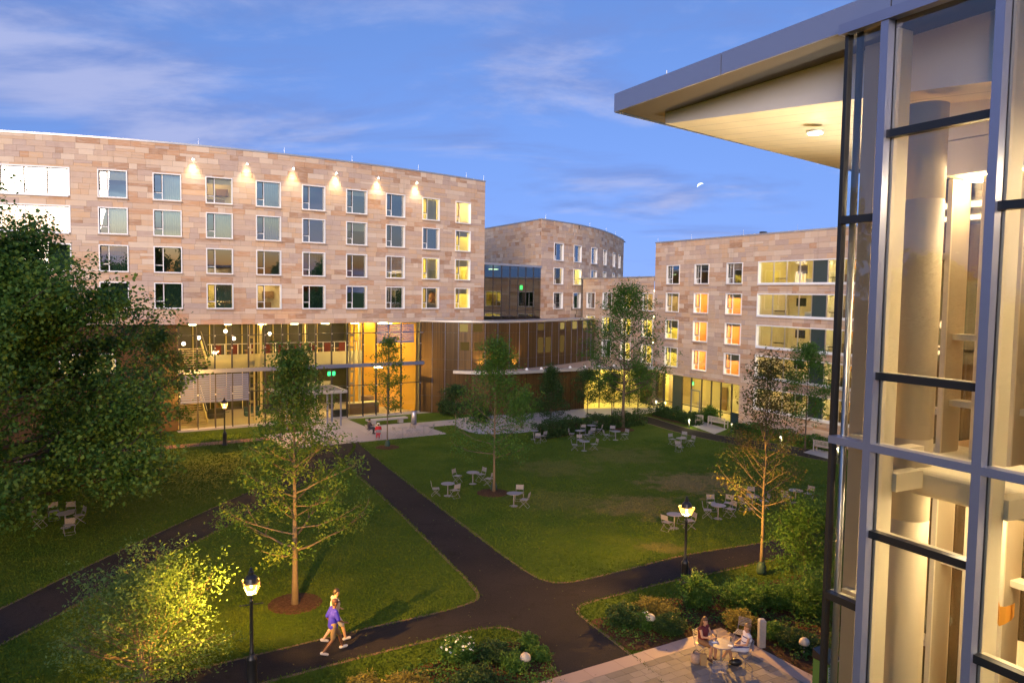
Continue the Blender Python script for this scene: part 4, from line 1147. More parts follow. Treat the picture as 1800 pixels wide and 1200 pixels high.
# roof: fascia panels, slab, sloping soffit
tip = npt(-5.46, 0, 0); bd = Vector((0.755, 0.656, 0))
ra, rb_, rc = npt(8.5, 0, 0), npt(8.5, 14, 0), tip + bd * 16
m = MB(); lo = [(p.x, p.y, 15.06) for p in (tip, ra, rb_, rc)]; hi = [(p.x, p.y, 15.34) for p in (tip, ra, rb_, rc)]; m.hexa(lo + hi)
rf = m.build('roof', 'soffit_grey', nb)
for a, b in ((-5.46, -2.77), (-2.75, 0.0), (0.02, 2.8), (2.82, 5.6), (5.62, 8.4)):
    MB().wbox(NEAR, T0 + a, T0 + b, 0.002, 0.03, 15.04, 15.36).build('fascia_panel', 'fascia', rf)
BW = Wall([(tip.x + bd.x * 16, tip.y + bd.y * 16), (tip.x, tip.y)])
for i in range(5):
    MB().wbox(BW, 16 * i / 5 + .01, 16 * (i + 1) / 5 - .01, 0.002, 0.03, 15.04, 15.36).build('fascia_panel', 'fascia', rf)
p = npt(-4.2, .12, 15.36); MB().tube([p, p + Vector((0, 0, .12))], .008, 5).build('lightning_rod', 'white', rf)
A_, B_, C_ = npt(-5.11, .845, 14.87), npt(3.0, .845, 14.02), Vector((8.05, 18.95, 14.93)); D_ = B_ + (C_ - A_)
m = MB(); m.quad(A_, B_, npt(3.0, .845, 15.055), npt(-5.11, .845, 15.055)); m.build('soffit_face', 'soffit_white', rf)
# soffit boards, each a long strip
nbd = 14
for i in range(nbd):
    f0, f1 = i / nbd, (i + 1) / nbd - 0.0016
    m = MB(); m.quad(A_.lerp(C_, f0), B_.lerp(D_, f0), B_.lerp(D_, f1), A_.lerp(C_, f1)); m.build('soffit_board', 'soffit_gold', rf)
m = MB(); dn = Vector((0, 0, .02)); m.quad(A_ + dn, B_ + dn, D_ + dn, C_ + dn); m.build('soffit_backing', 'black', rf)
p = Vector((4.93, 12.72, 14.50)); m = MB().lathe([(0.125, -0.012), (0.15, 0.03)], 16, p); do = m.build('soffit_downlight', MT['fixture'], rf)
MB().lathe([(0.11, -0.02), (0.115, -0.013)], 16, p).build('lens', emit_mat('downlight lens', (1.0, 0.95, 0.82), 150), do)
# column, beams, brackets
c = npt(-.21, 1.02, 0)
col = MB().lathe([(0.25, 0.02), (0.25, 8.985), (0.243, 8.99), (0.243, 9.01), (0.25, 9.015), (0.25, 10.03), (0.243, 10.035), (0.243, 10.05), (0.25, 10.055), (0.25, 13.02), (0.243, 13.025), (0.243, 13.04), (0.25, 13.045), (0.25, 14.2)], 40, c)
col.build('column', 'taupe', nb, True)
IO = 2.35
def round_beam(t0, t1, o0, o1, z0, z1, r, name, mat):
    m = MB(); prof = []
    for cx_, cz_, a0 in ((o1 - r, z1 - r, 0), (o0 + r, z1 - r, 90), (o0 + r, z0 + r, 180), (o1 - r, z0 + r, 270)):
        for k in range(5): a = math.radians(a0 + 22.5 * k); prof.append((cx_ + r * math.cos(a), cz_ + r * math.sin(a)))
    n = len(prof)
    for t in (t0, t1): m.v += [tuple(npt(t, o, z)) for o, z in prof]
    for k in range(n): m.f.append((k, (k + 1) % n, n + (k + 1) % n, n + k))
    m.f.append(tuple(range(n - 1, -1, -1))); m.f.append(tuple(range(n, 2 * n)))
    return m.build(name, mat, nb)
round_beam(-0.14, 8, .82, IO - .56, 9.36, 9.70, .09, 'floor_beam', 'cream_paint')
for k in range(5):
    t = 1.3 * k
    o = nbox(t - .05, t + .12, .301, .8, 9.48, 9.70, 'bracket', 'cream_paint')
    nbox(t - .052, t - .05, .32, .40, 9.50, 9.68, 'bolt_plate', 'dark', o)
    nbox(t - .05, t + .12, .301, .8, 9.9, 10.0, 'bracket', 'cream_paint')
nbox(-0.37, -0.30, .30, .75, 9.45, 9.65, 'bracket', 'cream_paint')
nbox(-0.5, -0.05, .2, .42, 10.02, 10.09, 'bracket', 'cream_paint'); nbox(-0.5, -0.05, .2, .42, 8.03, 8.10, 'bracket', 'cream_paint')
# inner skin: fins, rails, glass
IO = 2.35
for k in range(19):
    t = -.95 + .46 * k
    o = nbox(t, t + .06, IO - .36, IO, 0.05, 13.4, 'fin', 'taupe')
    nbox(t - .004, t + .064, IO - .39, IO - .361, 0.05, 13.4, 'fin_edge', 'cream_paint', o)
    nbox(t - .06, t - .001, IO + .001, IO + .12, 0.05, 13.4, 'frame', 'taupe', o)
    zs = (8.15, 10.35, 11.25) if k % 2 else (6.9, 10.2, 12.35)
    for z in zs: nbox(t + .061, t + .46, IO - .24, IO - .02, z, z + .08, 'rail', 'cream_paint', o)
    p = MB(); p.quad(npt(t + .06, IO + .05, 0.1), npt(t + .40, IO + .05, 0.1), npt(t + .40, IO + .05, 13.4), npt(t + .06, IO + .05, 13.4)); p.build('inner_pane', 'glass_near', nb)
nbox(-.9, 8, IO - .55, IO + .4, 9.36, 9.705, 'slab_edge', 'cream_paint')
# bulkhead and ceilings
nbox(-.55, 8, 1.75, 1.80, 13.42, 13.86, 'bulkhead_panel', 'soffit_white'); nbox(-.55, 8, 1.75, 1.80, 13.875, 14.95, 'bulkhead_panel', 'soffit_white')
nbox(-.55, -.50, 1.801, 7, 13.42, 14.95, 'bulkhead_end', 'soffit_white')
nbox(-.55, 8, 1.801, 8, 13.42, 13.47, 'ceiling', 'cream_paint')
nbox(-.9, 8, IO + .41, 8.5, 9.36, 9.70, 'floor', 'in_wood'); nbox(-.9, 8, IO + .2, 8.5, 5.6, 5.9, 'floor', 'in_wood')
nbox(-.9, 8, .1, 8.5, .02, .06, 'floor', 'floor_in')
nbox(-.9, 8, 8.5, 8.7, .05, 13.42, 'rear_wall', 'in_wood')
nbox(-1.00, -.96, IO + .12, 8.5, .05, 13.42, 'end_pane', 'glass_near')
for o in (2.7, 4.6):  # unseen uplights, added to brighten the soffit boards
    p = npt(-1.12, o, 10.1); f_ = MB().lathe([(.05, 0), (.07, .10), (.06, .12)], 10, p).build('added_soffit_uplight', 'fixture', nb)
    l = light('added_soffit_uplight_beam', 'SPOT', p + Vector((0, 0, .14)), 900, (1.0, 0.86, 0.62), f_, spot_size=math.radians(120), spot_blend=1.0, shadow_soft_size=.1)
    l.rotation_euler = (p - npt(-2.6, 2.2, 14.6)).to_track_quat('Z', 'Y').to_euler()
# brick pier inside, laid brick by brick where it shows
bu = MB().box(-.5, .5, -.5, .5, -.5, .5).mesh('brick', MT['brick'])
core = nbox(1.15, 2.6, 3.62, 3.9, 6.0, 13.4, 'brick_pier', 'in_wood')
for r in range(90):
    z = 6.05 + r * .0815
    for k in range(7):
        t = 1.15 + k * .215 + (.107 if r % 2 else 0)
        if t + .205 > 2.62: continue
        if r * 7 + k > 560: break
        if (6.05 + r * .0815) > 12.4: continue
        M = NEAR.mat(T0 + t + .1, -3.6, z + .035) @ Matrix.Diagonal((.205, .05, .07, 1))
        if 30 <= r < 75: link('brick', bu, core, matrix=M)
# furniture glimpsed inside
tb = MB().lathe([(.02, 6.62), (.5, 6.63), (.5, 6.67), (.02, 6.68)], 24, npt(-.2, 3.6, 0)); to = tb.build('round_table', 'cream_paint', nb); MB().tube([npt(-.2, 3.6, 5.9), npt(-.2, 3.6, 6.62)], .05, 8).build('leg', 'dark', to)
nbox(-.8, 1.0, 8.35, 8.48, 6.2, 8.0, 'notice_board', 'room_yellow')
nbox(1.4, 3.0, 8.35, 8.48, 10.4, 12.2, 'notice_board', 'curtain_pale')
for k in range(12):
    t = -.6 + .18 * k
    nbox(t, t + .02, 4.2, 4.22, 10.0, 10.95, 'baluster', 'white')
nbox(-.7, 1.7, 4.18, 4.24, 10.95, 11.0, 'handrail', 'cream_paint')
for t, o, z in ((.55, 5.2, 12.1), (.7, 5.6, 11.7), (.45, 4.9, 11.35), (.75, 5.4, 12.4), (.6, 5.0, 10.9)):
    p = npt(t, o, z); m = MB().tube([p, Vector((p.x, p.y, 13.42))], .006, 4); fo = m.build('pendant_lamp', 'dark', nb)
    MB().ball(p, (.06, .06, .09), 8, 6).build('globe', emit_mat('pendant glow', (1.0, 0.62, 0.3), 14), fo)
# hanging orange scarf by the inner fin
m = MB(); n = 6
for i in range(n):
    a, b = i / n, (i + 1) / n
    q = lambda f, z: npt(.62 + .26 * f, 1.5 + .05 * math.sin(f * 9), z - .10 * math.sin(math.pi * f))
    m.quad(q(a, 8.02 - .12 * (1 - a)), q(b, 8.02 - .12 * (1 - b)), q(b, 8.22 - .03 * b), q(a, 8.22 - .03 * a))
m.build('hanging_cloth', pmat('orange cloth', (.70, .30, .03), .8), nb)
# lamps
W_ = (1.0, 0.74, 0.42)
def narea(name, t, o, z, sx, sy, e, up=False, col=W_):
    p = npt(t, o, z); d = _D
    l = light(name, 'AREA', p, e, col, nb, shape='RECTANGLE', size=sx, size_y=sy)
    l.rotation_euler = (math.pi if up else 0, 0, math.atan2(d.y, d.x))
    return l
strip = emit_mat('ceiling strip', (1.0, 0.77, 0.43), 92)
nbox(-.3, 7.5, 2.0, 2.26, 13.36, 13.41, 'ceiling_strip', strip)
dim = emit_mat('inner ceiling strip', (1.0, 0.72, 0.36), 34)
for o in (4.6, 6.6): nbox(-.3, 7.5, o, o + .26, 13.36, 13.41, 'ceiling_strip', dim)
for o in (2.5, 4.0, 5.6): nbox(-.5, 7.5, o, o + .2, 9.30, 9.35, 'ceiling_strip', dim)
for t in (.3, 1.6, 2.9): nbox(t, t + .6, 1.2, 1.4, 9.32, 9.355, 'beam_light', strip)

# ================================================================== trees and shrubs
MT['bark'] = pmat('grey brown bark', (0.115, 0.088, 0.062), 0.9, var=0.3, scale=8, bump=0.6, bscale=25)
MT['bark_dark'] = pmat('dark bark', (0.075, 0.058, 0.045), 0.9, var=0.3, scale=8, bump=0.6, bscale=25)
LEAF = {
    'maple': leaf_mat('maple leaves', (0.028, 0.082, 0.015), (0.080, 0.175, 0.030), (0.105, 0.18, 0.030)),
    'oak': leaf_mat('oak leaves', (0.032, 0.088, 0.012), (0.085, 0.165, 0.024), (0.12, 0.165, 0.022)),
    'fresh': leaf_mat('young leaves', (0.028, 0.088, 0.013), (0.075, 0.165, 0.026)),
    'rust': leaf_mat('rusty autumn leaves', (0.070, 0.085, 0.018), (0.15, 0.100, 0.030), (0.045, 0.095, 0.018)),
    'pale': leaf_mat('pale shrub leaves', (0.045, 0.100, 0.022), (0.105, 0.175, 0.045)),
    'box': leaf_mat('dark shrub leaves', (0.016, 0.044, 0.013), (0.042, 0.092, 0.024)),
    'gold': leaf_mat('golden shrub leaves', (0.11, 0.105, 0.020), (0.22, 0.19, 0.045)),
}
def branch_path(r, p, d, L, k=5, lift=0.25, wob=0.10):
    out = [Vector(p)]; d = Vector(d).normalized()
    for i in range(k):
        d = (d + Vector((r.gauss(0, wob), r.gauss(0, wob), lift / k + r.gauss(0, wob * .6)))).normalized()
        out.append(out[-1] + d * L / k)
    return out
def tree(name, label, base, height, r0, cb, cw, nb_, nleaf, lsize, leaf, bark='bark', prof=None, seed=1, stems=1, elev=(8, 62), sub=5, lift=0.3, spread=0.26, cat='tree', group=None, start=0.25, extra=(), lean=(0, 0), aspect=0.5, clump=14):
    """tapered trunk, limbs, twigs and leaf clumps; local coordinates, base at the origin"""
    r = random.Random(seed); rs = np.random.default_rng(seed)
    t = thing(name, label, cat, base, 0, group, local=True)
    wood = MB(); tips = []
    prof = prof or (lambda f: math.sin(math.pi * (0.22 + 0.78 * f)) ** 0.8)
    for st in range(stems):
        a0 = 2 * math.pi * st / stems + r.random(); tilt = 0.0 if stems == 1 else r.uniform(0.15, 0.5)
        H = height * (1.0 if stems == 1 else r.uniform(0.65, 0.95)); k = 9
        tp = [Vector((0, 0, -0.05))]
        for i in range(k):
            f = (i + 1) / k
            tp.append(Vector((math.cos(a0) * tilt * H * f * .5 + r.gauss(0, .035) * f * H * .12 + lean[0] * f, math.sin(a0) * tilt * H * f * .5 + r.gauss(0, .035) * f * H * .12 + lean[1] * f, H * f)))
        rr = [r0 * (1.25 if i == 0 else 1 - 0.93 * (i / k) ** 0.85) / (1 if stems == 1 else 1.6) for i in range(k + 1)]
        wood.tube(tp, rr, 8)
        def at(f):
            x = f * k; i = min(int(x), k - 1); return tp[i].lerp(tp[i + 1], x - i), rr[i] + (rr[i + 1] - rr[i]) * (x - i)
        nbr = nb_ // stems
        for i in range(nbr):
            f = (i + r.random() * .7) / nbr; h = cb / height + (0.985 - cb / height) * f
            p, rad = at(min(h, .99)); az = i * 2.399 + r.gauss(0, .35) + a0
            L = cw * prof(f) * r.uniform(0.72, 1.12)
            if stems > 1: L *= 0.75
            el = math.radians(elev[0] + (elev[1] - elev[0]) * f + r.gauss(0, 7))
            d = (math.cos(az) * math.cos(el), math.sin(az) * math.cos(el), math.sin(el))
            bp_ = branch_path(r, p, d, L, 5, lift)
            br = max(0.008, min(rad * .55, 0.014 * L + .005))
            wood.tube(bp_, [br * (1 - .8 * q / 5) for q in range(6)], 5, False)
            tips.append((bp_[-1], 1.0))
            for j in range(sub):
                q = start + (0.97 - start) * (j + r.random()) / sub; x = q * 5; ii = min(int(x), 4); sp = bp_[ii].lerp(bp_[ii + 1], x - ii)
                dd = (bp_[ii + 1] - bp_[ii]).normalized(); side = dd.cross(Vector((0, 0, 1)))
                if side.length < .1: side = Vector((1, 0, 0))
                dv = dd + side.normalized() * r.choice((-1, 1)) * r.uniform(.5, 1.1) + Vector((0, 0, r.uniform(-.15, .5)))
                sl = L * (0.40 - .18 * q) * r.uniform(.7, 1.3) + .12
                s2 = branch_path(r, sp, dv, sl, 3, .15, .15)
                wood.tube(s2, [br * .45, br * .35, br * .25, br * .12], 4, False)
                for qq in (1, 2, 3): tips.append((s2[qq], .75 + .1 * qq))
    for (h, az, el, L) in extra:
        p, rad = at(h / height); d = (math.cos(az) * math.cos(el), math.sin(az) * math.cos(el), math.sin(el))
        bp_ = branch_path(r, p, d, L, 6, .1, .06); wood.tube(bp_, [0.03 * (1 - .8 * q / 6) for q in range(7)], 5, False)
        for q in bp_[2:]:
            tips += [(q, .8)] * 3
    wood.build('trunk', bark, t, True)
    T = np.array([tuple(p) for p, w in tips]); W = np.array([w for p, w in tips]); W /= W.sum()
    nc = max(1, nleaf // clump)
    idx = rs.choice(len(T), nc, p=W)
    cen = T[idx] + rs.normal(scale=spread, size=(nc, 3)) * (1, 1, .8)
    pts = np.repeat(cen, clump, 0) + rs.normal(scale=spread * .62, size=(nc * clump, 3)) * (1, 1, .7)
    pts = pts[pts[:, 2] > 0.25]
    link('crown', leaf_mesh('crown', pts, lsize, LEAF[leaf], aspect, 0.4, rs), t)
    return t
def shrub(name, label, base, r, h, n, ls, leaf, seed=1, flowers=0, cat='shrub', group=None, clipped=False, aspect=.55):
    rr = random.Random(seed); rs = np.random.default_rng(seed)
    t = thing(name, label, cat, base, 0, group, local=True)
    st = MB(); tips = []
    for i in range(9):
        az = i * 2.4 + rr.random(); el = rr.uniform(.5, 1.4); L = h * rr.uniform(.55, .9)
        bp_ = branch_path(rr, (0, 0, 0), (math.cos(az) * math.cos(el) * r / h * 1.3, math.sin(az) * math.cos(el) * r / h * 1.3, math.sin(el)), L, 4, .2, .12)
        st.tube(bp_, [.016, .012, .009, .006, .003], 4, False); tips += bp_[2:]
    st.build('stems', 'bark_dark', t)
    d = rs.normal(size=(n, 3)); d /= np.linalg.norm(d, axis=1)[:, None]
    rad = rs.uniform(0.0, 1.0, n) ** (0.22 if clipped else 0.38)
    lump = 1 + (0.06 if clipped else 0.30) * np.sin(d[:, 0] * 5 + seed) * np.sin(d[:, 1] * 6 + seed * 2) + (0.03 if clipped else .16) * np.sin(d[:, 2] * 9 + d[:, 0] * 7)
    P = d * (rad * lump)[:, None] * (r, r, h * .52); P[:, 2] += h * .50
    P = P[P[:, 2] > .03]
    link('foliage', leaf_mesh('foliage', P, ls, LEAF[leaf], aspect, .4, rs), t)
    if flowers:
        q = P[P[:, 2] > h * .62]; q = q[rs.choice(len(q), min(flowers, len(q)), False)] * (1.04, 1.04, 1.03)
        link('flowers', leaf_mesh('flowers', q, .10, MT['petal'], .9, .9, rs), t)
    return t
MT['petal'] = pmat('white petals', (.75, .76, .66), .7, var=.1)

# ---- the big maple on the left
tree('maple_tree', 'large dense dark green maple filling the left edge of the picture', (-25.3, 35.6, 0), 11.2, .34, 1.2, 7.5, 64, 170000, .18, 'maple', 'bark_dark',
     prof=lambda f: (1.26 if f < .28 else (1.26 - .22 * (f - .28) / .2 if f < .48 else 1.04 - 0.52 * ((f - .48) / .52) ** 1.3)) * (0.86 + .14 * math.sin(f * 30)), seed=3, elev=(2, 46), sub=7, lift=.22, spread=.55, start=.3, aspect=.8, clump=22)
tree('sapling', 'slim dark young tree beside the maple in front of the left end of the lobby', (-22.06, 47.54, 0), 9.0, .075, 3.0, 2.3, 22, 8000, .15, 'maple', 'bark', seed=5, elev=(20, 65), spread=.25)
tree('oak_tree', 'tall young oak rising from a round mulch ring, lit yellow from below', (-8.0, 27.94, 0), 9.35, .125, 2.0, 2.75, 42, 15500, .125, 'oak', 'bark',
     prof=lambda f: 1.0 if f < .14 else (0.80 if f < .35 else 0.74 * (1 - .80 * ((f - .35) / .65) ** 1.3)), seed=12, elev=(2, 66), spread=.25, sub=5, start=.35, lift=.22)
tree('slender_tree', 'slender sparse tree in front of the orange end of the lobby', (-9.37, 57.38, 0), 8.2, .06, 2.4, 1.9, 24, 4800, .14, 'oak', 'bark', seed=21, elev=(35, 70), spread=.22)
tree('lawn_tree', 'young oak on the lawn with a small mulch ring near three bistro tables', (-.95, 44.55, 0), 8.7, .085, 2.0, 2.35, 36, 11500, .135, 'fresh', 'bark',
     prof=lambda f: 0.95 if f < .3 else 1.0 - .85 * ((f - .3) / .7) ** 1.1, seed=31, elev=(8, 64), spread=.32)
tree('tall_tree', 'tallest lawn tree, standing at the hedge before the connecting wing', (9.95, 67.04, 0), 12.1, .16, 3.0, 3.9, 44, 14000, .18, 'fresh', 'bark_dark',
     prof=lambda f: 1.0 if f < .35 else 1.0 - .82 * ((f - .35) / .65) ** 1.1, seed=44, elev=(8, 62), spread=.44)
tree('autumn_tree', 'young tree with rusty brown leaves and a long low branch beside the right path', (10.85, 32.07, 0), 8.9, .085, 2.6, 2.3, 40, 7600, .11, 'rust', 'bark', seed=58, elev=(25, 68), spread=.27,
     prof=lambda f: 0.78 if f < .2 else 0.95 - .7 * ((f - .2) / .8) ** 1.4, extra=((2.5, 3.0, .62, 2.9), (2.3, 2.4, .35, 1.6)))
tree('small_tree', 'green young tree before the lower glazed bands of the right wing', (22.87, 58.57, 0), 7.9, .07, 2.0, 2.2, 26, 9000, .15, 'fresh', 'bark_dark', seed=61, elev=(18, 66), spread=.28)
tree('ornamental_tree', 'small round ornamental tree by the patio corner right of the lobby', (-4.74, 65.02, 0), 3.4, .05, 1.0, 1.5, 22, 4200, .15, 'box', 'bark', seed=71, elev=(20, 60), spread=.22)
tree('conifer_tree', 'bushy dark evergreen tree left of the hedge before the curved wing', (3.59, 68.0, 0), 4.9, .06, .5, 1.9, 34, 8500, .15, 'box', 'bark_dark', seed=73, elev=(8, 60), spread=.26, prof=lambda f: 1.05 - .9 * f)
tree('courtyard_tree', 'short spreading tree at the hedge, left of the tall tree trunk', (7.16, 71.0, 0), 4.3, .055, 1.3, 1.8, 24, 4600, .16, 'box', 'bark_dark', seed=74, elev=(20, 60), spread=.26)
tree('courtyard_tree', 'short dark tree at the hedge just beside the tall tree trunk', (9.62, 72.3, 0), 3.9, .055, 1.2, 1.7, 24, 4600, .16, 'box', 'bark_dark', seed=75, elev=(20, 60), spread=.26)
tree('courtyard_tree', 'short tree in front of the yellow lit courtyard glass right of the tall tree', (12.4, 74.0, 0), 4.4, .055, .9, 1.9, 26, 4800, .16, 'fresh', 'bark_dark', seed=76, elev=(20, 60), spread=.28)
tree('multistem_tree', 'low multi stemmed tree on the pale side court behind the lawn oak', tuple(G(917, 752)), 3.6, .09, .8, 1.8, 30, 4600, .16, 'fresh', 'bark_dark', seed=77, stems=3, elev=(20, 60), spread=.26)
tree('multistem_shrub', 'tall airy multi stemmed shrub in the lower left corner beside a street lamp', (-10.4, 21.3, 0), 3.5, .10, .7, 3.0, 72, 14000, .10, 'pale', 'bark', seed=81, stems=6, elev=(10, 60), spread=.26, sub=5, start=.3, cat='shrub')
tree('multistem_shrub', 'tall green shrub behind the right bed next to the glass building', (12.4, 31.2, 0), 3.5, .08, .5, 1.9, 50, 15000, .10, 'fresh', 'bark_dark', seed=83, stems=5, elev=(10, 60), spread=.26, cat='shrub')
tree('multistem_shrub', 'loose shrub in the right bed behind the plaza, nearest the glass building', (11.6, 27.6, 0), 1.4, .05, .2, 1.5, 40, 8000, .085, 'fresh', 'bark_dark', seed=84, stems=5, elev=(10, 60), spread=.26, cat='shrub')
for nm, px, rx in (('mulch_ring', (519, 1060), 1.0), ('mulch_ring', (866, 866), .95), ('mulch_ring', (681, 786), .9), ('mulch_ring', (1095, 755), 1.0)):
    c = G(*px); m = MB(); m.lathe([(rx, 0.002), (rx * .97, .03), (rx * .6, .06), (.02, .07)], 32, (c.x, c.y, 0)); structure(m.build(nm, 'mulch'))
# green watering bags at the feet of three trees
for px, lab in (((868, 862), 'green watering bag round the foot of the lawn oak'), ((681, 785), 'green watering bag round the foot of the slender tree'), ((1338, 1008), 'green watering bag round the foot of the rusty tree')):
    c = G(*px); m = MB().lathe([(.18, .03), (.21, .10), (.19, .35), (.12, .48), (.09, .50)], 14, (c.x, c.y, 0)); b_ = m.build('watering_bag', pmat('green bag', (.015, .045, .035), .7), None, True); tag(b_, lab, 'bag')

# ---- shrubs of the beds
SH = [
    ('shrub', 'tall bush with yellowish tips just left of the right street lamp foot', (1225, 1068), .72, 1.75, 3000, .12, 'fresh', 0, False),
    ('shrub', 'rounded golden lit bush at the front of the right bed', (1150, 1082), .75, .85, 2600, .11, 'gold', 0, False),
    ('shrub', 'dark green bush at the left tip of the right bed', (1098, 1098), .75, .95, 2600, .12, 'box', 0, False),
    ('shrub', 'bright leaved small bush between the dark bush and the clipped bush', (1136, 1106), .42, .80, 1400, .11, 'fresh', 12, False),
    ('clipped_shrub', 'clipped round dark bush beside the plaza corner', (1176, 1112), .68, .85, 4200, .085, 'box', 0, True),
    ('shrub', 'wide bush behind the plaza between street lamp and rusty tree', (1310, 1066), 1.15, 1.35, 4200, .12, 'fresh', 0, False),
    ('shrub', 'yellow green bush directly behind the seated pair', (1302, 1108), .62, .95, 2000, .11, 'gold', 0, False),
    ('shrub', 'bush beside the rusty tree trunk on the bed side', (1380, 1068), 1.05, 1.25, 3600, .12, 'fresh', 0, False),
    ('shrub', 'small leafy bush right of the stone post', (1362, 1122), .50, .75, 1600, .10, 'fresh', 0, False),
    ('clipped_shrub', 'clipped dark dome of leaves behind the white path light', (1398, 1136), .72, .75, 4000, .085, 'box', 0, True),
    ('shrub', 'dark bush beside the green bin', (1432, 1150), .55, .75, 2000, .10, 'box', 0, False),
    ('shrub', 'green bush close to the glass corner above the bin', (1432, 1085), .9, 1.3, 3000, .12, 'fresh', 0, False),
    ('flowering_shrub', 'bush with white flowers on the grass strip by the lower path', (805, 1160), .62, .95, 2600, .11, 'fresh', 60, False),
    ('shrub', 'dark rounded bush in the middle of the lower bed', (868, 1158), .62, .70, 2600, .10, 'box', 0, False),
    ('shrub', 'small upright bush at the right tip of the lower bed', (930, 1142), .35, .75, 1200, .10, 'fresh', 0, False),
    ('shrub', 'bush partly hiding the white path light in the lower bed', (905, 1178), .50, .75, 1800, .10, 'fresh', 0, False),
    ('shrub', 'large dark bush at the bottom edge of the lower bed', (835, 1215), .80, .85, 3000, .11, 'box', 0, False),
    ('shrub', 'golden bush at the bottom edge nearest the left street lamp', (640, 1222), .65, .75, 2200, .11, 'gold', 0, False),
    ('shrub', 'yellow green bush at the bottom edge left of the dark bush', (712, 1225), .75, .80, 2400, .11, 'gold', 0, False),
    ('shrub', 'bush at the right end of the lower bed near the path', (950, 1160), .38, .6, 1200, .10, 'fresh', 0, False),
]
for i, (nm, lab, px, r_, h_, n_, ls, lf, fl, cl_) in enumerate(SH):
    shrub(nm, lab, tuple(G(*px)), r_ * .9, h_ * .74, int(n_ * 1.5), ls * .74, lf, 100 + i, fl, clipped=cl_)
# hedges near the buildings
def hedge(name, label, a, b, w, h, n, seed, leaf='box'):
    rs = np.random.default_rng(seed); A, B = G(*a), G(*b); d = (B - A); L = d.length; d.normalize(); s = Vector((-d.y, d.x, 0))
    t = thing(name, label, 'hedge', tuple(A.lerp(B, .5)))
    u = rs.uniform(0, L, n); k = rs.uniform(-1, 1, (n, 2)); q = np.maximum(np.abs(k[:, 0]), np.abs(k[:, 1])); f = (rs.uniform(.6, 1.0, n) / np.maximum(q, .05)); k = k * f[:, None]
    lump = 1 + .22 * np.sin(u * 2.1 + seed) + .12 * np.sin(u * 5.3)
    P = np.empty((n, 3)); P[:, 0] = A.x + d.x * u + s.x * k[:, 0] * w / 2 * lump; P[:, 1] = A.y + d.y * u + s.y * k[:, 0] * w / 2 * lump; P[:, 2] = (k[:, 1] + 1) / 2 * h * lump + .03
    link('foliage', leaf_mesh('foliage', P, .15, LEAF[leaf], .6, .4, rs), t)
    m = MB()
    for i in range(int(L / .7)):
        c = A + d * (.35 + .7 * i); m.tube([c, c + Vector((0, 0, h * .8))], [.03, .01], 5)
    m.build('stems', 'bark_dark', t)
hedge('hedge', 'long low dark hedge behind the far bistro tables', (1000, 762), (1128, 745), 1.5, 1.15, 9000, 1)
hedge('hedge', 'low spreading hedge beside the courtyard doors of the right wing', (1150, 728), (1228, 748), 1.5, .9, 6000, 2)
hedge('hedge', 'dark bushy hedge below the evergreen tree', (945, 772), (1000, 760), 1.6, 1.2, 5000, 3)
hedge('hedge', 'low foliage along the foot of the right wing under the lowest band', (1300, 756), (1462, 790), 1.2, .7, 7000, 4, 'fresh')
shrub('shrub', 'leafy plant behind the two pale benches', tuple(G(1248, 742)), .9, 1.5, 2400, .16, 'fresh', 201)
shrub('shrub', 'small shrub against the brown wall right of the lobby', tuple(G(790, 728)), 1.1, 1.6, 3000, .16, 'box', 202)
shrub('shrub', 'round shrub on the left side of the side court', tuple(G(845, 742)), 1.0, 1.4, 2600, .16, 'box', 203)
shrub('shrub', 'low shrub beside the bollard at the far bench', tuple(G(1300, 762)), .7, .9, 1800, .15, 'box', 204)

# low ground cover and litter in the two near beds
def inside(P, poly):
    x, y = P[:, 0], P[:, 1]; r = np.zeros(len(P), bool); n = len(poly)
    for i in range(n):
        x0, y0 = poly[i].x, poly[i].y; x1, y1 = poly[i - 1].x, poly[i - 1].y
        c = ((y0 > y) != (y1 > y)) & (x < (x1 - x0) * (y - y0) / (y1 - y0 + 1e-12) + x0); r ^= c
    return r
B1 = [G(*p) for p in ((1040, 1095), (1100, 1082), (1240, 1042), (1331, 1032), (1450, 1010), (1500, 1180), (1427, 1180), (1350, 1138), (1268, 1097), (1190, 1120), (1112, 1143))]
B2 = [G(*p) for p in ((600, 1235), (705, 1186), (835, 1145), (904, 1130), (935, 1140), (975, 1185), (985, 1230), (800, 1260))]
pts = []
for poly, n in ((B1, 1500), (B2, 700)):
    lo = np.array([min(p.x for p in poly), min(p.y for p in poly)]); hi = np.array([max(p.x for p in poly), max(p.y for p in poly)])
    c = nrng.uniform(lo, hi, (n, 2)); c = c[inside(c, poly)]
    c = np.repeat(c, 12, 0) + nrng.normal(scale=.11, size=(len(c) * 12, 2)); z = np.abs(nrng.normal(.10, .07, len(c))) + .06
    pts.append(np.c_[c, z])
g_ = link('ground_cover', leaf_mesh('ground_cover', np.concatenate(pts), .085, LEAF['fresh'], .6, .6)); stuff(g_, 'small leafy ground cover scattered over the mulch beds', 'ground cover')

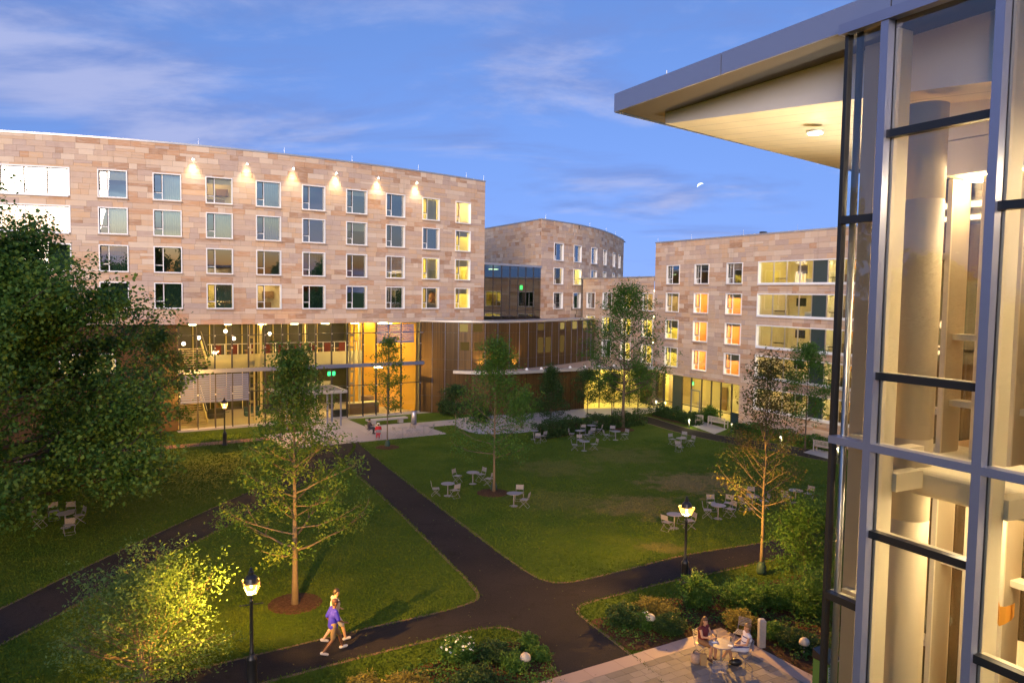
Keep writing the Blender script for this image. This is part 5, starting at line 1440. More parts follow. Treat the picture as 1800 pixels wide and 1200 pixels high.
# short turf on the near lawn, so that its edges are not knife clean
polys = [[p for p in pl] for pl in PATHS]
N_ = 230000
c = np.empty((N_, 2)); yy = 20.5 + (62 - 20.5) * nrng.random(N_) ** 1.7; c[:, 1] = yy; c[:, 0] = nrng.uniform(-.70, .62, N_) * yy
keep = np.ones(N_, bool)
for pl in polys: keep &= ~inside(c, pl)
for pl in (B1, B2): keep &= ~inside(c, pl)
PZ = [pz(-.1, -.1), pz(14, -.1), pz(14, 9), pz(-.1, 9)]; keep &= ~inside(c, PZ)
pq = [LOBBY.pt(5.5, 5.0), LOBBY.pt(19, 5.0), LOBBY.pt(19, 11.6), LOBBY.pt(5.5, 11.6)]; keep &= ~inside(c, pq)
c = c[keep]
ed = []                                            # longer blades leaning over the path edges
for pl in PATHS[:2]:
    for i in range(len(pl)):
        a_, b_ = pl[i], pl[(i + 1) % len(pl)]; k_ = int((b_ - a_).length * 55)
        if not k_ or max(a_.y, b_.y) > 62: continue
        u_ = nrng.random(k_); d_ = (b_ - a_).normalized(); off = nrng.normal(.0, .06, k_)
        ed.append(np.c_[a_.x + (b_.x - a_.x) * u_ + d_.y * off, a_.y + (b_.y - a_.y) * u_ - d_.x * off])
ne = sum(len(q) for q in ed); c = np.concatenate([c] + ed); n = len(c)
h = nrng.uniform(.03, .075, n); h[n - ne:] *= 1.25; w = .012 + .0006 * c[:, 1]; a = nrng.uniform(0, 6.28, n); ln = nrng.normal(scale=.03, size=(n, 2))
V = np.zeros((n, 3, 3)); V[:, 0, :2] = c + np.c_[np.cos(a), np.sin(a)] * w[:, None]; V[:, 1, :2] = c - np.c_[np.cos(a), np.sin(a)] * w[:, None]; V[:, 2, :2] = c + ln; V[:, 2, 2] = h
me = bpy.data.meshes.new('grass'); me.vertices.add(n * 3); me.vertices.foreach_set('co', V.reshape(-1)); me.loops.add(n * 3); me.loops.foreach_set('vertex_index', np.arange(n * 3, dtype=np.int32))
me.polygons.add(n); me.polygons.foreach_set('loop_start', np.arange(0, n * 3, 3, dtype=np.int32)); me.update(calc_edges=True)
me.materials.append(MT['lawn'])
stuff(link('grass', me), 'short mown grass of the courtyard lawn', 'grass')

# trees behind the viewpoint: they show only mirrored in the windows
src = tree('park_tree', 'tall tree behind the viewpoint, seen only mirrored in the lower window rows', (-52, -46, 0), 17.5, .30, 3.5, 5.6, 34, 9000, .75, 'maple', 'bark_dark', seed=91, elev=(8, 60), spread=.8, group='trees mirrored in the windows',
           prof=lambda f: 1.0 if f < .4 else 1.0 - .75 * ((f - .4) / .6) ** 1.2)
for i, (x, y) in enumerate(((-41, -50), (-30, -44), (-20, -52), (-9, -47), (2, -53), (13, -46), (24, -50), (36, -44), (52, -38), (66, -20), (72, 4), (60, -30), (-64, -40), (-58, 4), (-66, 16), (-57, 24), (-70, -8), (-62, 34), (-54, -16))):  # far-left trees added to break up the horizon mirrored in the near glass
    o = copy_tree(src, None, (x, y, 0), i * 1.3); o.scale = (1, 1, .80 + .38 * rng.random())

# a few fallen leaves
P_ = np.c_[nrng.uniform(-16, 12, 700), nrng.uniform(21, 46, 700), np.full(700, .055)]
stuff(link('fallen_leaves', leaf_mesh('fallen_leaves', P_, .07, LEAF['rust'], .6, 2.5)), 'fallen leaves scattered over lawn and path', 'leaves')

# ================================================================== lamps
def lantern_glass():
    m, N, L = new_mat('lantern glass')
    e = node(N, 'ShaderNodeEmission', {'Strength': 4.0 * K}); e.inputs['Color'].default_value = (1.0, 0.36, 0.03, 1)
    t = node(N, 'ShaderNodeBsdfTransparent'); a = node(N, 'ShaderNodeAddShader'); L.new(e.outputs[0], a.inputs[0]); L.new(t.outputs[0], a.inputs[1])
    o = node(N, 'ShaderNodeOutputMaterial'); L.new(a.outputs[0], o.inputs['Surface']); return m
MT['lantern'] = lantern_glass()
MT['mantle'] = emit_mat('lamp mantle', (1.0, 0.62, 0.2), 25)
def street_lamp(label, base, energy, rz=0.4):
    t = thing('street_lamp', label, 'street lamp', base, rz, 'black lantern street lamps', local=True)
    MB().lathe([(.20, .0), (.20, .06), (.16, .09), (.145, .15), (.145, .82), (.155, .85), (.155, .90), (.10, .96), (.085, 1.02)], 12).build('pedestal', 'black', t, True)
    MB().lathe([(.062, 1.0), (.075, 1.06), (.055, 1.1), (.048, 2.55), (.06, 2.58), (.06, 2.64), (.036, 2.68), (.036, 2.78), (.10, 2.84), (.12, 2.86)], 12).build('post', 'black', t, True)
    b = MB().bar((-.3, 0, 2.52), (.3, 0, 2.52), .025); b.ball((-.31, 0, 2.52), .03, 6, 4); b.ball((.31, 0, 2.52), .03, 6, 4); b.build('ladder_bar', 'black', t)
    z0, z1, a, c = 2.86, 3.20, .125, .245
    fr = MB()
    for sx, sy in ((1, 1), (1, -1), (-1, 1), (-1, -1)): fr.bar((sx * a, sy * a, z0), (sx * c, sy * c, z1), .018)
    for z, r in ((z0, a), (z1, c)):
        for p, q in (((-r, -r), (r, -r)), ((r, -r), (r, r)), ((r, r), (-r, r)), ((-r, r), (-r, -r))): fr.bar((*p, z), (*q, z), .022)
    fo = fr.build('lantern_frame', 'black', t)
    for s in range(4):
        ca, sa = math.cos(s * math.pi / 2), math.sin(s * math.pi / 2); R_ = lambda x, y: (x * ca - y * sa, x * sa + y * ca)
        p = MB(); p.quad((*R_(-a, -a), z0), (*R_(a, -a), z0), (*R_(c, -c), z1), (*R_(-c, -c), z1)); p.build('pane', 'lantern', fo)
    MB().lathe([(.235, 3.19), (.22, 3.23), (.185, 3.33), (.12, 3.40), (.075, 3.43), (.085, 3.47), (.085, 3.51), (.04, 3.55), (.05, 3.59), (.012, 3.64)], 4 * 4).build('lantern_roof', 'black', t)
    MB().ball((0, 0, 3.07), (.035, .035, .06), 8, 6).build('mantle', 'mantle', fo)
    light('lamp_light', 'POINT', (0, 0, 2.98), energy, (1.0, 0.47, 0.06), t, shadow_soft_size=.05)
    return t
street_lamp('lit black street lamp in the lower left corner beside the airy shrub', (-7.59, 21.98, 0), 5600)
street_lamp('lit black street lamp on the grass strip beside the right path', (7.23, 30.65, 0), 4600)
street_lamp('lit black street lamp far off in front of the lobby by the brick path', (-21.66, 57.15, 0), 4000)
# a fourth one just outside the frame to the left lights the grass under the maple
def bollard(label, px, e=26):
    p = G(*px); t = thing('bollard_light', label, 'bollard', tuple(p), 0, 'bollard lights along the right wing', local=True)
    MB().lathe([(.07, 0), (.07, .55), (.06, .57)], 12).build('post', 'steel', t, True)
    MB().lathe([(.055, .57), (.055, .70)], 12).build('lens', emit_mat('bollard lens', (1.0, .92, .60), 10) if 'bollard lens' not in bpy.data.materials else bpy.data.materials['bollard lens'], t)
    MB().lathe([(.10, .70), (.10, .75), (.02, .79)], 12).build('cap', 'steel', t, True)
    light('bollard_beam', 'POINT', (0.16, -.16, .45), e, (1.0, .90, .30), t, shadow_soft_size=.05)
bollard('lit bollard left of the pale armchair', (1211, 751)); bollard('lit bollard right of the pale bench', (1286, 759))
bollard('lit bollard behind the rusty tree', (1372, 782)); bollard('lit bollard behind the glass building corner', (1472, 803)); bollard('lit bollard by the courtyard doors beside the teal panel', (1153, 716), 14)
def path_light(label, px):
    p = G(*px); t = thing('path_light', label, 'path light', tuple(p), 0, 'white mushroom path lights', local=True)
    MB().lathe([(.03, 0), (.03, .42)], 8).build('stem', 'slab', t); MB().lathe([(.17, .40), (.17, .46), (.15, .54), (.08, .60), (.01, .615)], 16).build('shade', pmat('cream shade', (.42, .37, .30), .6) if 'cream shade' not in MATS else MATS['cream shade'], t, True)
path_light('white mushroom shaped path light in the lower bed', (923, 1180)); path_light('white mushroom shaped path light near the green bin', (1413, 1152)); path_light('white mushroom shaped path light half hidden in the right bed bushes', (1143, 1108))

# ================================================================== bistro furniture
MT['bistro'] = pmat('pale grey enamel', (0.21, 0.205, 0.235), .45, .1, .06)
def make_table():
    t = thing('bistro_table', 'x', 'table', (0, 0, 0), 0, 'round bistro tables', local=True)
    MB().lathe([(.38, .705), (.40, .712), (.40, .728), (.385, .735), (.02, .737)], 28).build('table_top', 'bistro', t)
    MB().lathe([(.03, .02), (.028, .705)], 10).build('post', 'bistro', t, True)
    MB().lathe([(.23, 0), (.23, .012), (.06, .03), (.035, .05)], 20).build('base', 'bistro', t)
    return t
def make_chair(slats=False):
    """folding chair, faces +x"""
    t = thing('folding_chair', 'x', 'chair', (0, 0, 0), 0, 'folding bistro chairs', local=True)
    w = .21
    if slats:
        s = MB().box(-.20, -.185, -w, w, .435, .45); s.box(.185, .20, -w, w, .435, .45)
        for y in (-w, w - .015): s.box(-.185, .185, y, y + .015, .435, .45)
        so = s.build('seat', 'bistro', t)
        sm = MB().box(-.19, .19, -.017, .017, -.006, .006).mesh('slat', MT['bistro'])
        for k in range(7): link('slat', sm, so, matrix=Matrix.Translation((0, -w + .04 + k * .0567, .446)))
        bk = MB(); 
        for y in (-w, w): bk.tube([(-.19, y, .44), (-.26, y, .66), (-.29, y, .86)], .009, 6)
        bo = bk.build('backrest', 'bistro', t)
        bm = MB().box(-.006, .006, -w, w, -.012, .012).mesh('slat', MT['bistro'])
        for k in range(6): link('slat', bm, bo, matrix=Matrix.Translation((-.245 - .009 * k, 0, .60 + .05 * k)))
    else:
        s = MB()
        for k in range(6): s.box(-.20 + k * .068, -.20 + k * .068 + .058, -w, w, .435, .45)
        s.build('seat', 'bistro', t)
        bk = MB()
        for k in range(4): bk.bar((-.25 - .010 * k, -w, .61 + .066 * k), (-.25 - .010 * k, w, .61 + .066 * k), .012, .056)
        for y in (-w, w): bk.tube([(-.19, y, .44), (-.26, y, .66), (-.29, y, .86)], .009, 5)
        bk.build('backrest', 'bistro', t)
    f = MB()
    for y in (-w - .012, w + .012): f.tube([(.20, y, .44), (-.24, y, .008)], .010, 5)
    f.tube([(-.24, -w - .012, .012), (-.24, w + .012, .012)], .010, 5); f.build('leg_frame', 'bistro', t)
    f = MB()
    for y in (-w - .028, w + .028): f.tube([(-.19, y, .44), (.24, y, .008)], .010, 5)
    f.tube([(.24, -w - .028, .012), (.24, w + .028, .012)], .010, 5); f.build('leg_frame', 'bistro', t)
    return t
TAB, CHA, CHS = make_table(), make_chair(), make_chair(True)
used = set()
def place(src, loc, rz, label):
    if src.name not in used:
        used.add(src.name); src.location = loc; src.rotation_euler = (0, 0, rz); src['label'] = label; return src
    return copy_tree(src, None, loc, rz, label)
GRP = [   # where, table foot, chair feet with what tells each chair apart
    ('beside the dark path, nearest the path', (787, 871), (((766, 871), 'on the path side of'), ((799, 874), 'on the near side of'))),
    ('just left of the lawn oak', (831, 850), (((804, 848), 'left of'), ((845, 845), 'behind'), ((859, 853), 'between the oak and'))),
    ('right of the lawn oak trunk', (903, 889), (((913, 879), 'behind'), ((922, 891), 'right of'))),
    ('by the evergreen bush, half hidden', (938, 772), (((945, 778), 'near'), ((954, 775), 'right of'))),
    ('at the far hedge, left of the tall tree', (1019, 772), (((1005, 771), 'left of'), ((1031, 773), 'right of'), ((1024, 764), 'behind'))),
    ('closest to the far hedge', (1039, 762), (((1046, 757), 'behind'), ((1053, 763), 'right of'), ((1040, 768), 'near'))),
    ('in front of the tall tree trunk', (1082, 773), (((1066, 773), 'left of'), ((1076, 766), 'behind'), ((1098, 772), 'right of'))),
    ('in the far lawn, nearest of the hedge group', (1027, 792), (((1010, 791), 'left of'), ((1019, 783), 'behind'), ((1044, 790), 'right of'))),
    ('alone on the lawn before the pale benches', (1197, 786), (((1182, 781), 'left of'), ((1201, 777), 'behind'), ((1214, 784), 'right of'), ((1193, 793), 'near'))),
    ('just left of the right street lamp', (1185, 928), (((1173, 932), 'near left of'), ((1212, 929), 'behind the lamp post at'), ((1200, 919), 'behind'))),
    ('between right street lamp and rusty tree', (1262, 911), (((1248, 910), 'left of'), ((1283, 908), 'right of'), ((1251, 897), 'far left of'), ((1280, 897), 'far right of'))),
    ('behind the rusty tree trunk', (1322, 894), (((1308, 897), 'left of'), ((1342, 893), 'right of'), ((1320, 882), 'behind'))),
    ('on the right lawn beyond the green shrub', (1398, 883), (((1382, 886), 'left of'), ((1421, 880), 'right of'))),
    ('under the big maple', (115, 927), (((70, 926), 'left of'), ((95, 913), 'far left of'), ((124, 912), 'behind'), ((139, 920), 'right of'), ((122, 938), 'near'))),
    ('in the middle of the entrance patio', (708, 767), (((697, 768), 'left of'), ((719, 766), 'right of'))),
    ('at the right end of the entrance patio', (745, 763), (((734, 765), 'left of'), ((757, 763), 'right of'))),
]
for where, tp, chs in GRP:
    c = G(*tp); z = .034 if 'patio' in where else .0
    place(TAB, (c.x, c.y, z), 0, 'round bistro table ' + where)
    for cp, side in chs:
        q = G(*cp); a = math.atan2(c.y - q.y, c.x - q.x) + rng.uniform(-.35, .35)
        d = (q - c)
        if d.length < .55: q = c + d.normalized() * .55
        place(CHA, (q.x, q.y, z), a, 'folding chair ' + side + ' the table ' + where)
PT = G(1267, 1172); PZ0 = .046
tb_ = place(TAB, (PT.x, PT.y, PZ0), 0, 'round table on the plaza with two women, drinks and napkins')
CHP = [((1236, 1156), 'slatted chair under the woman in dark red', None), ((1302, 1170), 'slatted chair under the woman in the white striped dress', None), ((1303, 1136), 'empty slatted chair behind the plaza table', None), ((1262, 1204), 'empty slatted chair nearest the viewer at the plaza table', 1.45)]
CH_POS = []
for cp, lab, a in CHP:
    q = G(*cp); d = PT - q
    if d.length < .70: q = PT - d.normalized() * .70
    a = math.atan2(PT.y - q.y, PT.x - q.x) if a is None else a
    place(CHS, (q.x, q.y, PZ0), a, lab); CH_POS.append((Vector((q.x, q.y, PZ0)), a))
# on the plaza table
def glass_cup(px, lab):
    c = G(*px, PZ0 + .74); m = MB().lathe([(.030, .0), (.036, .13), (.033, .13), (.028, .01)], 14, (c.x, c.y, PZ0 + .737)); tag(m.build('drinking_glass', 'glass_lit'), lab, 'glass')
glass_cup((1258, 1121), 'drinking glass in front of the woman in dark red'); glass_cup((1285, 1126), 'tall drinking glass at the right edge of the plaza table')
for px, lab, rz in (((1256, 1128), 'white napkin in front of the woman in dark red', .4), ((1284, 1134), 'white napkin in front of the woman in the striped dress', -.3)):
    c = G(*px, PZ0 + .74); m = MB(); ca, sa = math.cos(rz), math.sin(rz)
    m.hexa([(c.x + x * ca - y * sa, c.y + x * sa + y * ca, PZ0 + .739 + z) for z in (0, .006) for x, y in ((-.08, -.06), (.08, -.06), (.08, .06), (-.08, .06))]); tag(m.build('napkin', 'white'), lab, 'napkin')
# bags on the paving
c = G(1223, 1166); m = MB().lathe([(.13, 0), (.17, .06), (.17, .22), (.13, .32), (.11, .31), (.10, .26)], 14, (c.x, c.y, PZ0)); b = m.build('handbag', pmat('striped canvas', (.30, .22, .18), .8, var=.4, scale=14), None, True); tag(b, 'round striped tote bag on the paving beside the woman in dark red', 'bag')
m = MB()
for k in range(7): a0 = math.pi * k / 7; a1 = math.pi * (k + 1) / 7; m.bar((c.x + .10 * math.cos(a0), c.y, PZ0 + .30 + .12 * math.sin(a0)), (c.x + .10 * math.cos(a1), c.y, PZ0 + .30 + .12 * math.sin(a1)), .018)
m.build('handle', 'dark', b)
c = G(1236, 1170); m = MB().hexa([(c.x - .09, c.y - .06, PZ0), (c.x + .09, c.y - .06, PZ0), (c.x + .09, c.y + .06, PZ0), (c.x - .09, c.y + .06, PZ0), (c.x - .10, c.y - .04, PZ0 + .34), (c.x + .10, c.y - .04, PZ0 + .36), (c.x + .10, c.y + .05, PZ0 + .36), (c.x - .10, c.y + .05, PZ0 + .34)])
m = MB(); m.hexa([(c.x - .09, c.y - .06, PZ0), (c.x + .09, c.y - .06, PZ0), (c.x + .09, c.y + .06, PZ0), (c.x - .09, c.y + .06, PZ0), (c.x - .10, c.y - .04, PZ0 + .34), (c.x + .10, c.y - .04, PZ0 + .36), (c.x + .10, c.y + .05, PZ0 + .36), (c.x - .10, c.y + .05, PZ0 + .34)])
b = m.build('paper_bag', pmat('kraft paper', (.34, .22, .10), .85, var=.15)); tag(b, 'brown paper bag standing next to the striped tote', 'bag')
m = MB().tube([(c.x - .05, c.y, PZ0 + .34), (c.x - .04, c.y, PZ0 + .44), (c.x + .04, c.y, PZ0 + .44), (c.x + .05, c.y, PZ0 + .35)], .006, 5); m.build('handle', 'furniture', b)
c = G(1293, 1172); m = MB().ball((c.x, c.y, PZ0 + .12), (.22, .12, .12), 12, 7); b = m.build('black_bag', 'black', None, True); tag(b, 'black bag under the chair of the woman in the striped dress', 'bag')
# stone post at the plaza edge
c = G(1338, 1137); m = MB().box(c.x - .11, c.x + .11, c.y - .11, c.y + .11, 0, .92); m.hexa([(c.x - .12, c.y - .12, .921), (c.x + .12, c.y - .12, .921), (c.x + .12, c.y + .12, .921), (c.x - .12, c.y + .12, .921), (c.x - .07, c.y - .07, .99), (c.x + .07, c.y - .07, .99), (c.x + .07, c.y + .07, .99), (c.x - .07, c.y + .07, .99)])
tag(m.build('stone_post', pmat('grey granite post', (.30, .28, .28), .8, var=.2, scale=12)), 'short square grey post at the edge of the plaza behind the right woman', 'post')
# compost bin
def lettering(curve):
    tmp = bpy.data.objects.new('tmp', curve); COL.objects.link(tmp); me = bpy.data.meshes.new_from_object(tmp)
    me.materials.clear(); me.materials.append(MT['white']); bpy.data.objects.remove(tmp)
    return link('lettering', me)
MT['bin_green'] = pmat('green bin panel', (.055, .165, .035), .5, var=.08)
c = G(1450, 1222); rz = .55
bn = thing('compost_bin', 'tall green compost bin with black lid at the foot of the glass building', 'bin', tuple(c), rz, local=True)
MB().box(-.26, .26, -.26, .26, .03, 1.12).build('body', 'bin_green', bn)
m = MB().box(-.28, .28, -.28, .28, 1.121, 1.16); m.hexa([(-.28, -.28, 1.161), (.28, -.28, 1.161), (.28, .28, 1.161), (-.28, .28, 1.161), (-.28, -.24, 1.22), (.28, -.24, 1.22), (.28, .28, 1.40), (-.28, .28, 1.40)]); m.build('lid', 'black', bn)
MB().box(-.22, .22, -.286, -.281, 1.13, 1.155).build('lid_band', 'white', bn)
tx = bpy.data.curves.new('bin_lettering', 'FONT'); tx.body = 'COMPOST'; tx.size = .13; tx.extrude = .002; tx.align_x = 'CENTER'; tx.materials.append(MT['white'])
to = lettering(tx); to.parent = bn; to.location = (-.17, -.264, .74); to.rotation_euler = (math.pi / 2, -math.pi / 2, 0)
tx2 = bpy.data.curves.new('bin_lettering_b', 'FONT'); tx2.body = 'TRASH'; tx2.size = .10; tx2.extrude = .002; tx2.align_x = 'CENTER'; tx2.materials.append(MT['white'])
c2 = G(1502, 1232); bn2 = thing('trash_bin', 'grey trash bin behind the glass corner next to the compost bin', 'bin', tuple(c2), rz, local=True)
MB().box(-.26, .26, -.26, .26, .03, 1.12).build('body', 'teal', bn2); m = MB().box(-.28, .28, -.28, .28, 1.121, 1.20); m.build('lid', 'black', bn2)
to2 = lettering(tx2); to2.parent = bn2; to2.location = (-.10, -.264, .70); to2.rotation_euler = (math.pi / 2, -math.pi / 2, 0)

# benches before the right wing
MT['teak'] = pmat('weathered teak', (.34, .30, .28), .8, var=.2, scale=6)
def garden_bench(name, label, loc, rz, L, cat):
    t = thing(name, label, cat, loc, rz, 'weathered garden seats', local=True)
    for x in (-L / 2, L / 2 - .06):
        for y in (-.24, .22): MB().box(x, x + .06, y, y + .06, 0, .64 if y < 0 else .92).build('leg', 'teak', t)
        MB().box(x - .005, x + .065, -.26, .27, .64, .68).build('armrest', 'teak', t)
    for k in range(5): MB().box(-L / 2, L / 2, -.24 + k * .095, -.24 + k * .095 + .08, .40, .43).build('seat_slat', 'teak', t)
    n = max(4, int(L / .11)); bk = MB(); bk.box(-L / 2 + .06, L / 2 - .06, .23, .27, .86, .92); bk.box(-L / 2 + .06, L / 2 - .06, .23, .27, .50, .55)
    for k in range(n): x = -L / 2 + .08 + (L - .2) * k / (n - 1); bk.box(x, x + .04, .235, .265, .55, .86)
    bk.build('backrest', 'teak', t)
    return t
sl, _ = sheet('bench_patio', [(1213, 747), (1234, 740), (1278, 754), (1256, 763)], .014, 'concrete', 0)
c = G(1262, 750); garden_bench('garden_bench', 'long pale garden bench on a small paved spot before the right wing', tuple(c), 2.2, 1.9, 'bench')
c = G(1229, 746); garden_bench('garden_armchair', 'pale garden armchair next to the lit bollard', tuple(c), 2.9, .7, 'armchair')
sl, _ = sheet('bench_patio', [(1412, 795), (1432, 788), (1475, 797), (1455, 806)], .014, 'concrete', 0)
c = G(1448, 795); garden_bench('garden_bench', 'garden bench half hidden behind the rusty tree and the glass corner', tuple(c), 2.2, 1.5, 'bench')

# entrance: stone bench and steel ash column
a, b = LOBBY.pt(14.6, 5.0), LOBBY.pt(18.4, 5.0)
t = thing('stone_bench', 'long low pale stone bench at the back of the entrance patio', 'bench', tuple(LOBBY.pt(16.5, 4.6)))
MB().wbox(LOBBY, 14.6, 18.4, 4.3, 4.95, .36, .50).build('seat', 'concrete', t)
for s in (15.0, 17.6): MB().wbox(LOBBY, s, s + .4, 4.4, 4.85, 0.0, .36).build('leg', 'concrete', t)
c = LOBBY.pt(18.35, 6.3); t = thing('steel_bin', 'tall brushed steel cylinder bin at the right end of the stone bench', 'bin', tuple(c), 0, local=True)
MB().lathe([(.24, .035), (.24, 1.15), (.22, 1.17)], 20).build('body', 'steel', t, True); MB().lathe([(.245, 1.171), (.245, 1.22), (.10, 1.25)], 20).build('lid', 'bluesteel', t, True)

# the moon over the right wing
def moon_mat():
    m, N, L = new_mat('moon painted phase')
    g = node(N, 'ShaderNodeNewGeometry'); d = node(N, 'ShaderNodeVectorMath', operation='DOT_PRODUCT'); L.new(g.outputs['Normal'], d.inputs[0]); d.inputs[1].default_value = Vector((-.42, .22, .88)).normalized()  # sunlit phase put into the glow: one side emits, the rest is clear
    s = mathn(N, L, 'MULTIPLY', maprange(N, L, d.outputs['Value'], .12, .5), maprange(N, L, noise(N, L, .05, 3), .3, .6, .55, 1))
    e = node(N, 'ShaderNodeEmission'); e.inputs['Color'].default_value = (.95, .97, 1, 1); L.new(mathn(N, L, 'MULTIPLY', s, 2.2 * K), e.inputs['Strength'])
    tr = node(N, 'ShaderNodeBsdfTransparent'); x = node(N, 'ShaderNodeAddShader'); L.new(e.outputs[0], x.inputs[0]); L.new(tr.outputs[0], x.inputs[1])
    bf = node(N, 'ShaderNodeMixShader'); L.new(g.outputs['Backfacing'], bf.inputs[0]); L.new(x.outputs[0], bf.inputs[1]); L.new(tr.outputs[0], bf.inputs[2])
    o = node(N, 'ShaderNodeOutputMaterial'); L.new(bf.outputs[0], o.inputs['Surface']); return m
d = _f * F_PX + _r * (1232 - 900) + _u * (600 - 328); d.normalize(); mp_ = CAM + d * 6000
mo = MB().ball((0, 0, 0), 27.0, 24, 14).build('moon', moon_mat(), None, True); mo.location = mp_; tag(mo, 'small bright moon in the evening sky above the right wing', 'moon')

# ================================================================== people
def cap(m, a, b, ra, rb, n=10):
    a, b = Vector(a), Vector(b); d = (b - a); L = d.length
    if L < 1e-5: d = Vector((0, 0, 1))
    d.normalize()
    path = [a - d * ra * .98, a - d * ra * .75, a - d * ra * .35, a, a.lerp(b, .5), b, b + d * rb * .35, b + d * rb * .75, b + d * rb * .98]
    m.tube(path, [ra * .15, ra * .66, ra * .94, ra, (ra + rb) / 2, rb, rb * .94, rb * .66, rb * .15], n)
def skin_over(o, vox, it=4):
    r = o.modifiers.new('surface', 'REMESH'); r.mode = 'VOXEL'; r.voxel_size = vox; r.use_smooth_shade = True
    s = o.modifiers.new('smooth', 'SMOOTH'); s.factor = .5; s.iterations = it
    return o
def hand(m, w, d, side):
    """palm and five fingers from the wrist w along d; side = direction of the thumb"""
    w, d = Vector(w), Vector(d).normalized(); s = Vector(side); s = (s - d * s.dot(d)).normalized(); dn = d.cross(s).normalized()
    cap(m, w, w + d * .075, .026, .034, 8)
    for k, L in enumerate((.062, .074, .070, .054)):
        b = w + d * .085 + s * (.027 - .018 * k); e = b + d * L * .55 - dn * .008; f = e + d * L * .35 - dn * .026
        cap(m, b, e, .0105, .0100, 6); cap(m, e, f, .0100, .0085, 6)
    b = w + d * .025 + s * .028; e = b + d * .03 + s * .030; cap(m, b, e, .013, .011, 6); cap(m, e, e + d * .032 + s * .004, .011, .009, 6)
def person(label, loc, yaw, J, C, scale=1.0, hair='short', top='tee', bottom='shorts', vox=.014):
    """J: joint positions (x forward, y left, z up); C: colours"""
    t = thing('person', label, 'person', loc, yaw, local=True); t.scale = (scale,) * 3
    def M_(nm, col, **k): return pmat(label[:18] + ' ' + nm, col, k.get('rough', .8), var=k.get('var', .10), scale=k.get('scale', 9), bump=.15 if nm != 'skin' else 0)
    V = lambda k: Vector(J[k])
    b = MB()
    nk, hd, ch, pe = V('neck'), V('head'), V('chest'), V('pelvis')
    cap(b, pe + Vector((0, .055, 0)), pe + Vector((0, -.055, 0)), .115, .115); cap(b, pe, ch, .125, .135); cap(b, ch + Vector((0, .07, 0)), ch + Vector((0, -.07, 0)), .115, .115)
    cap(b, V('shL'), V('shR'), .058, .058); cap(b, ch, nk, .10, .055); cap(b, nk, hd - Vector((0, 0, .02)), .052, .055)
    up = (hd - nk).normalized(); fw = Vector(J.get('face', (1, 0, 0))).normalized(); fw = (fw - up * fw.dot(up)).normalized(); sd = up.cross(fw)
    cap(b, hd + up * .035 - fw * .012, hd + up * .02 - fw * .008, .092, .092, 12); cap(b, hd + up * .0 + fw * .012, hd - up * .075 + fw * .035, .078, .052, 12)
    cap(b, hd + fw * .088 + up * .01, hd + fw * .106 - up * .025, .012, .016, 6); cap(b, hd + fw * .085 - up * .062 + sd * .02, hd + fw * .085 - up * .062 - sd * .02, .010, .010, 6)
    for s in (1, -1): cap(b, hd + sd * s * .088 + up * .02, hd + sd * s * .086 - up * .022, .016, .012, 6)
    for S, sg in (('L', 1), ('R', -1)):
        cap(b, V('sh' + S), V('el' + S), .050, .040); cap(b, V('el' + S), V('wr' + S), .040, .026)
        hd_dir = Vector(J.get('hd' + S, V('wr' + S) - V('el' + S))); hand(b, V('wr' + S), hd_dir, Vector(J.get('th' + S, (0, -sg, .3))))
        cap(b, V('hip' + S), V('kn' + S), .086, .058); cap(b, V('kn' + S), V('kn' + S).lerp(V('an' + S), .35), .056, .058); cap(b, V('kn' + S).lerp(V('an' + S), .35), V('an' + S), .058, .036)
        ft = Vector(J.get('toe' + S, (1, 0, -.1))).normalized(); cap(b, V('an' + S) - Vector((0, 0, .035)) - ft * .05, V('an' + S) - Vector((0, 0, .05)) + ft * .14, .040, .034)
    body = skin_over(b.build('body', M_('skin', C['skin'], rough=.55, var=.06), t), vox)
    # eyes and brows
    e = MB()
    for s in (1, -1): e.ball(tuple(hd + fw * .080 + sd * s * .034 + up * .018), .010, 6, 4)
    e.build('eyes', 'black', body)
    # hair
    h = MB()
    if hair == 'cap':
        h.lathe([(.103, .0), (.104, .04), (.085, .085), (.02, .105)], 16, (0, 0, 0)); h.hexa([(.06, -.07, .0), (.19, -.05, -.01), (.19, .05, -.01), (.06, .07, .0), (.06, -.07, .012), (.19, -.05, .0), (.19, .05, .0), (.06, .07, .012)])
        Rm = Matrix((fw, sd, up)).transposed()
        h.v = [tuple(Rm @ Vector(v) + hd + up * .035 - fw * .012) for v in h.v]
        h.build('cap', M_('cap', C['hair']), t, True)
        k = MB(); cap(k, hd - fw * .035 + up * .02, hd - fw * .045 - up * .035, .088, .062, 10); skin_over(k.build('hair', M_('hair', C.get('hair2', (.03, .02, .015)), rough=.6), t), .012)
    else:
        cap(h, hd + up * .050 - fw * .020, hd + up * .02 - fw * .040, .098, .090, 12); cap(h, hd + up * .075 + fw * .035, hd + up * .07 - fw * .02, .055, .07, 10)
        if hair == 'long':
            cap(h, hd - fw * .055, hd - fw * .10 - up * .22, .085, .07, 10)
            for s in (1, -1): cap(h, hd + sd * s * .065 - fw * .03 + up * .02, hd + sd * s * .085 - fw * .04 - up * .24, .045, .035, 8)
        if hair == 'bun': cap(h, hd - fw * .12 + up * .05, hd - fw * .135 + up * .045, .045, .04, 8)
        skin_over(h.build('hair', M_('hair', C['hair'], rough=.55, var=.3, scale=30), t), .013)
    # upper garment
    g = MB(); x = .020
    cap(g, ch, pe + Vector((0, 0, .02)), .140 + x, .128 + x, 14); cap(g, ch + Vector((0, .07, 0)), ch + Vector((0, -.07, 0)), .118 + x, .118 + x)
    cap(g, V('shL') * 1, V('shR') * 1, .060 + x * .7, .060 + x * .7); cap(g, ch, nk - (nk - ch).normalized() * .07, .105 + x, .075)
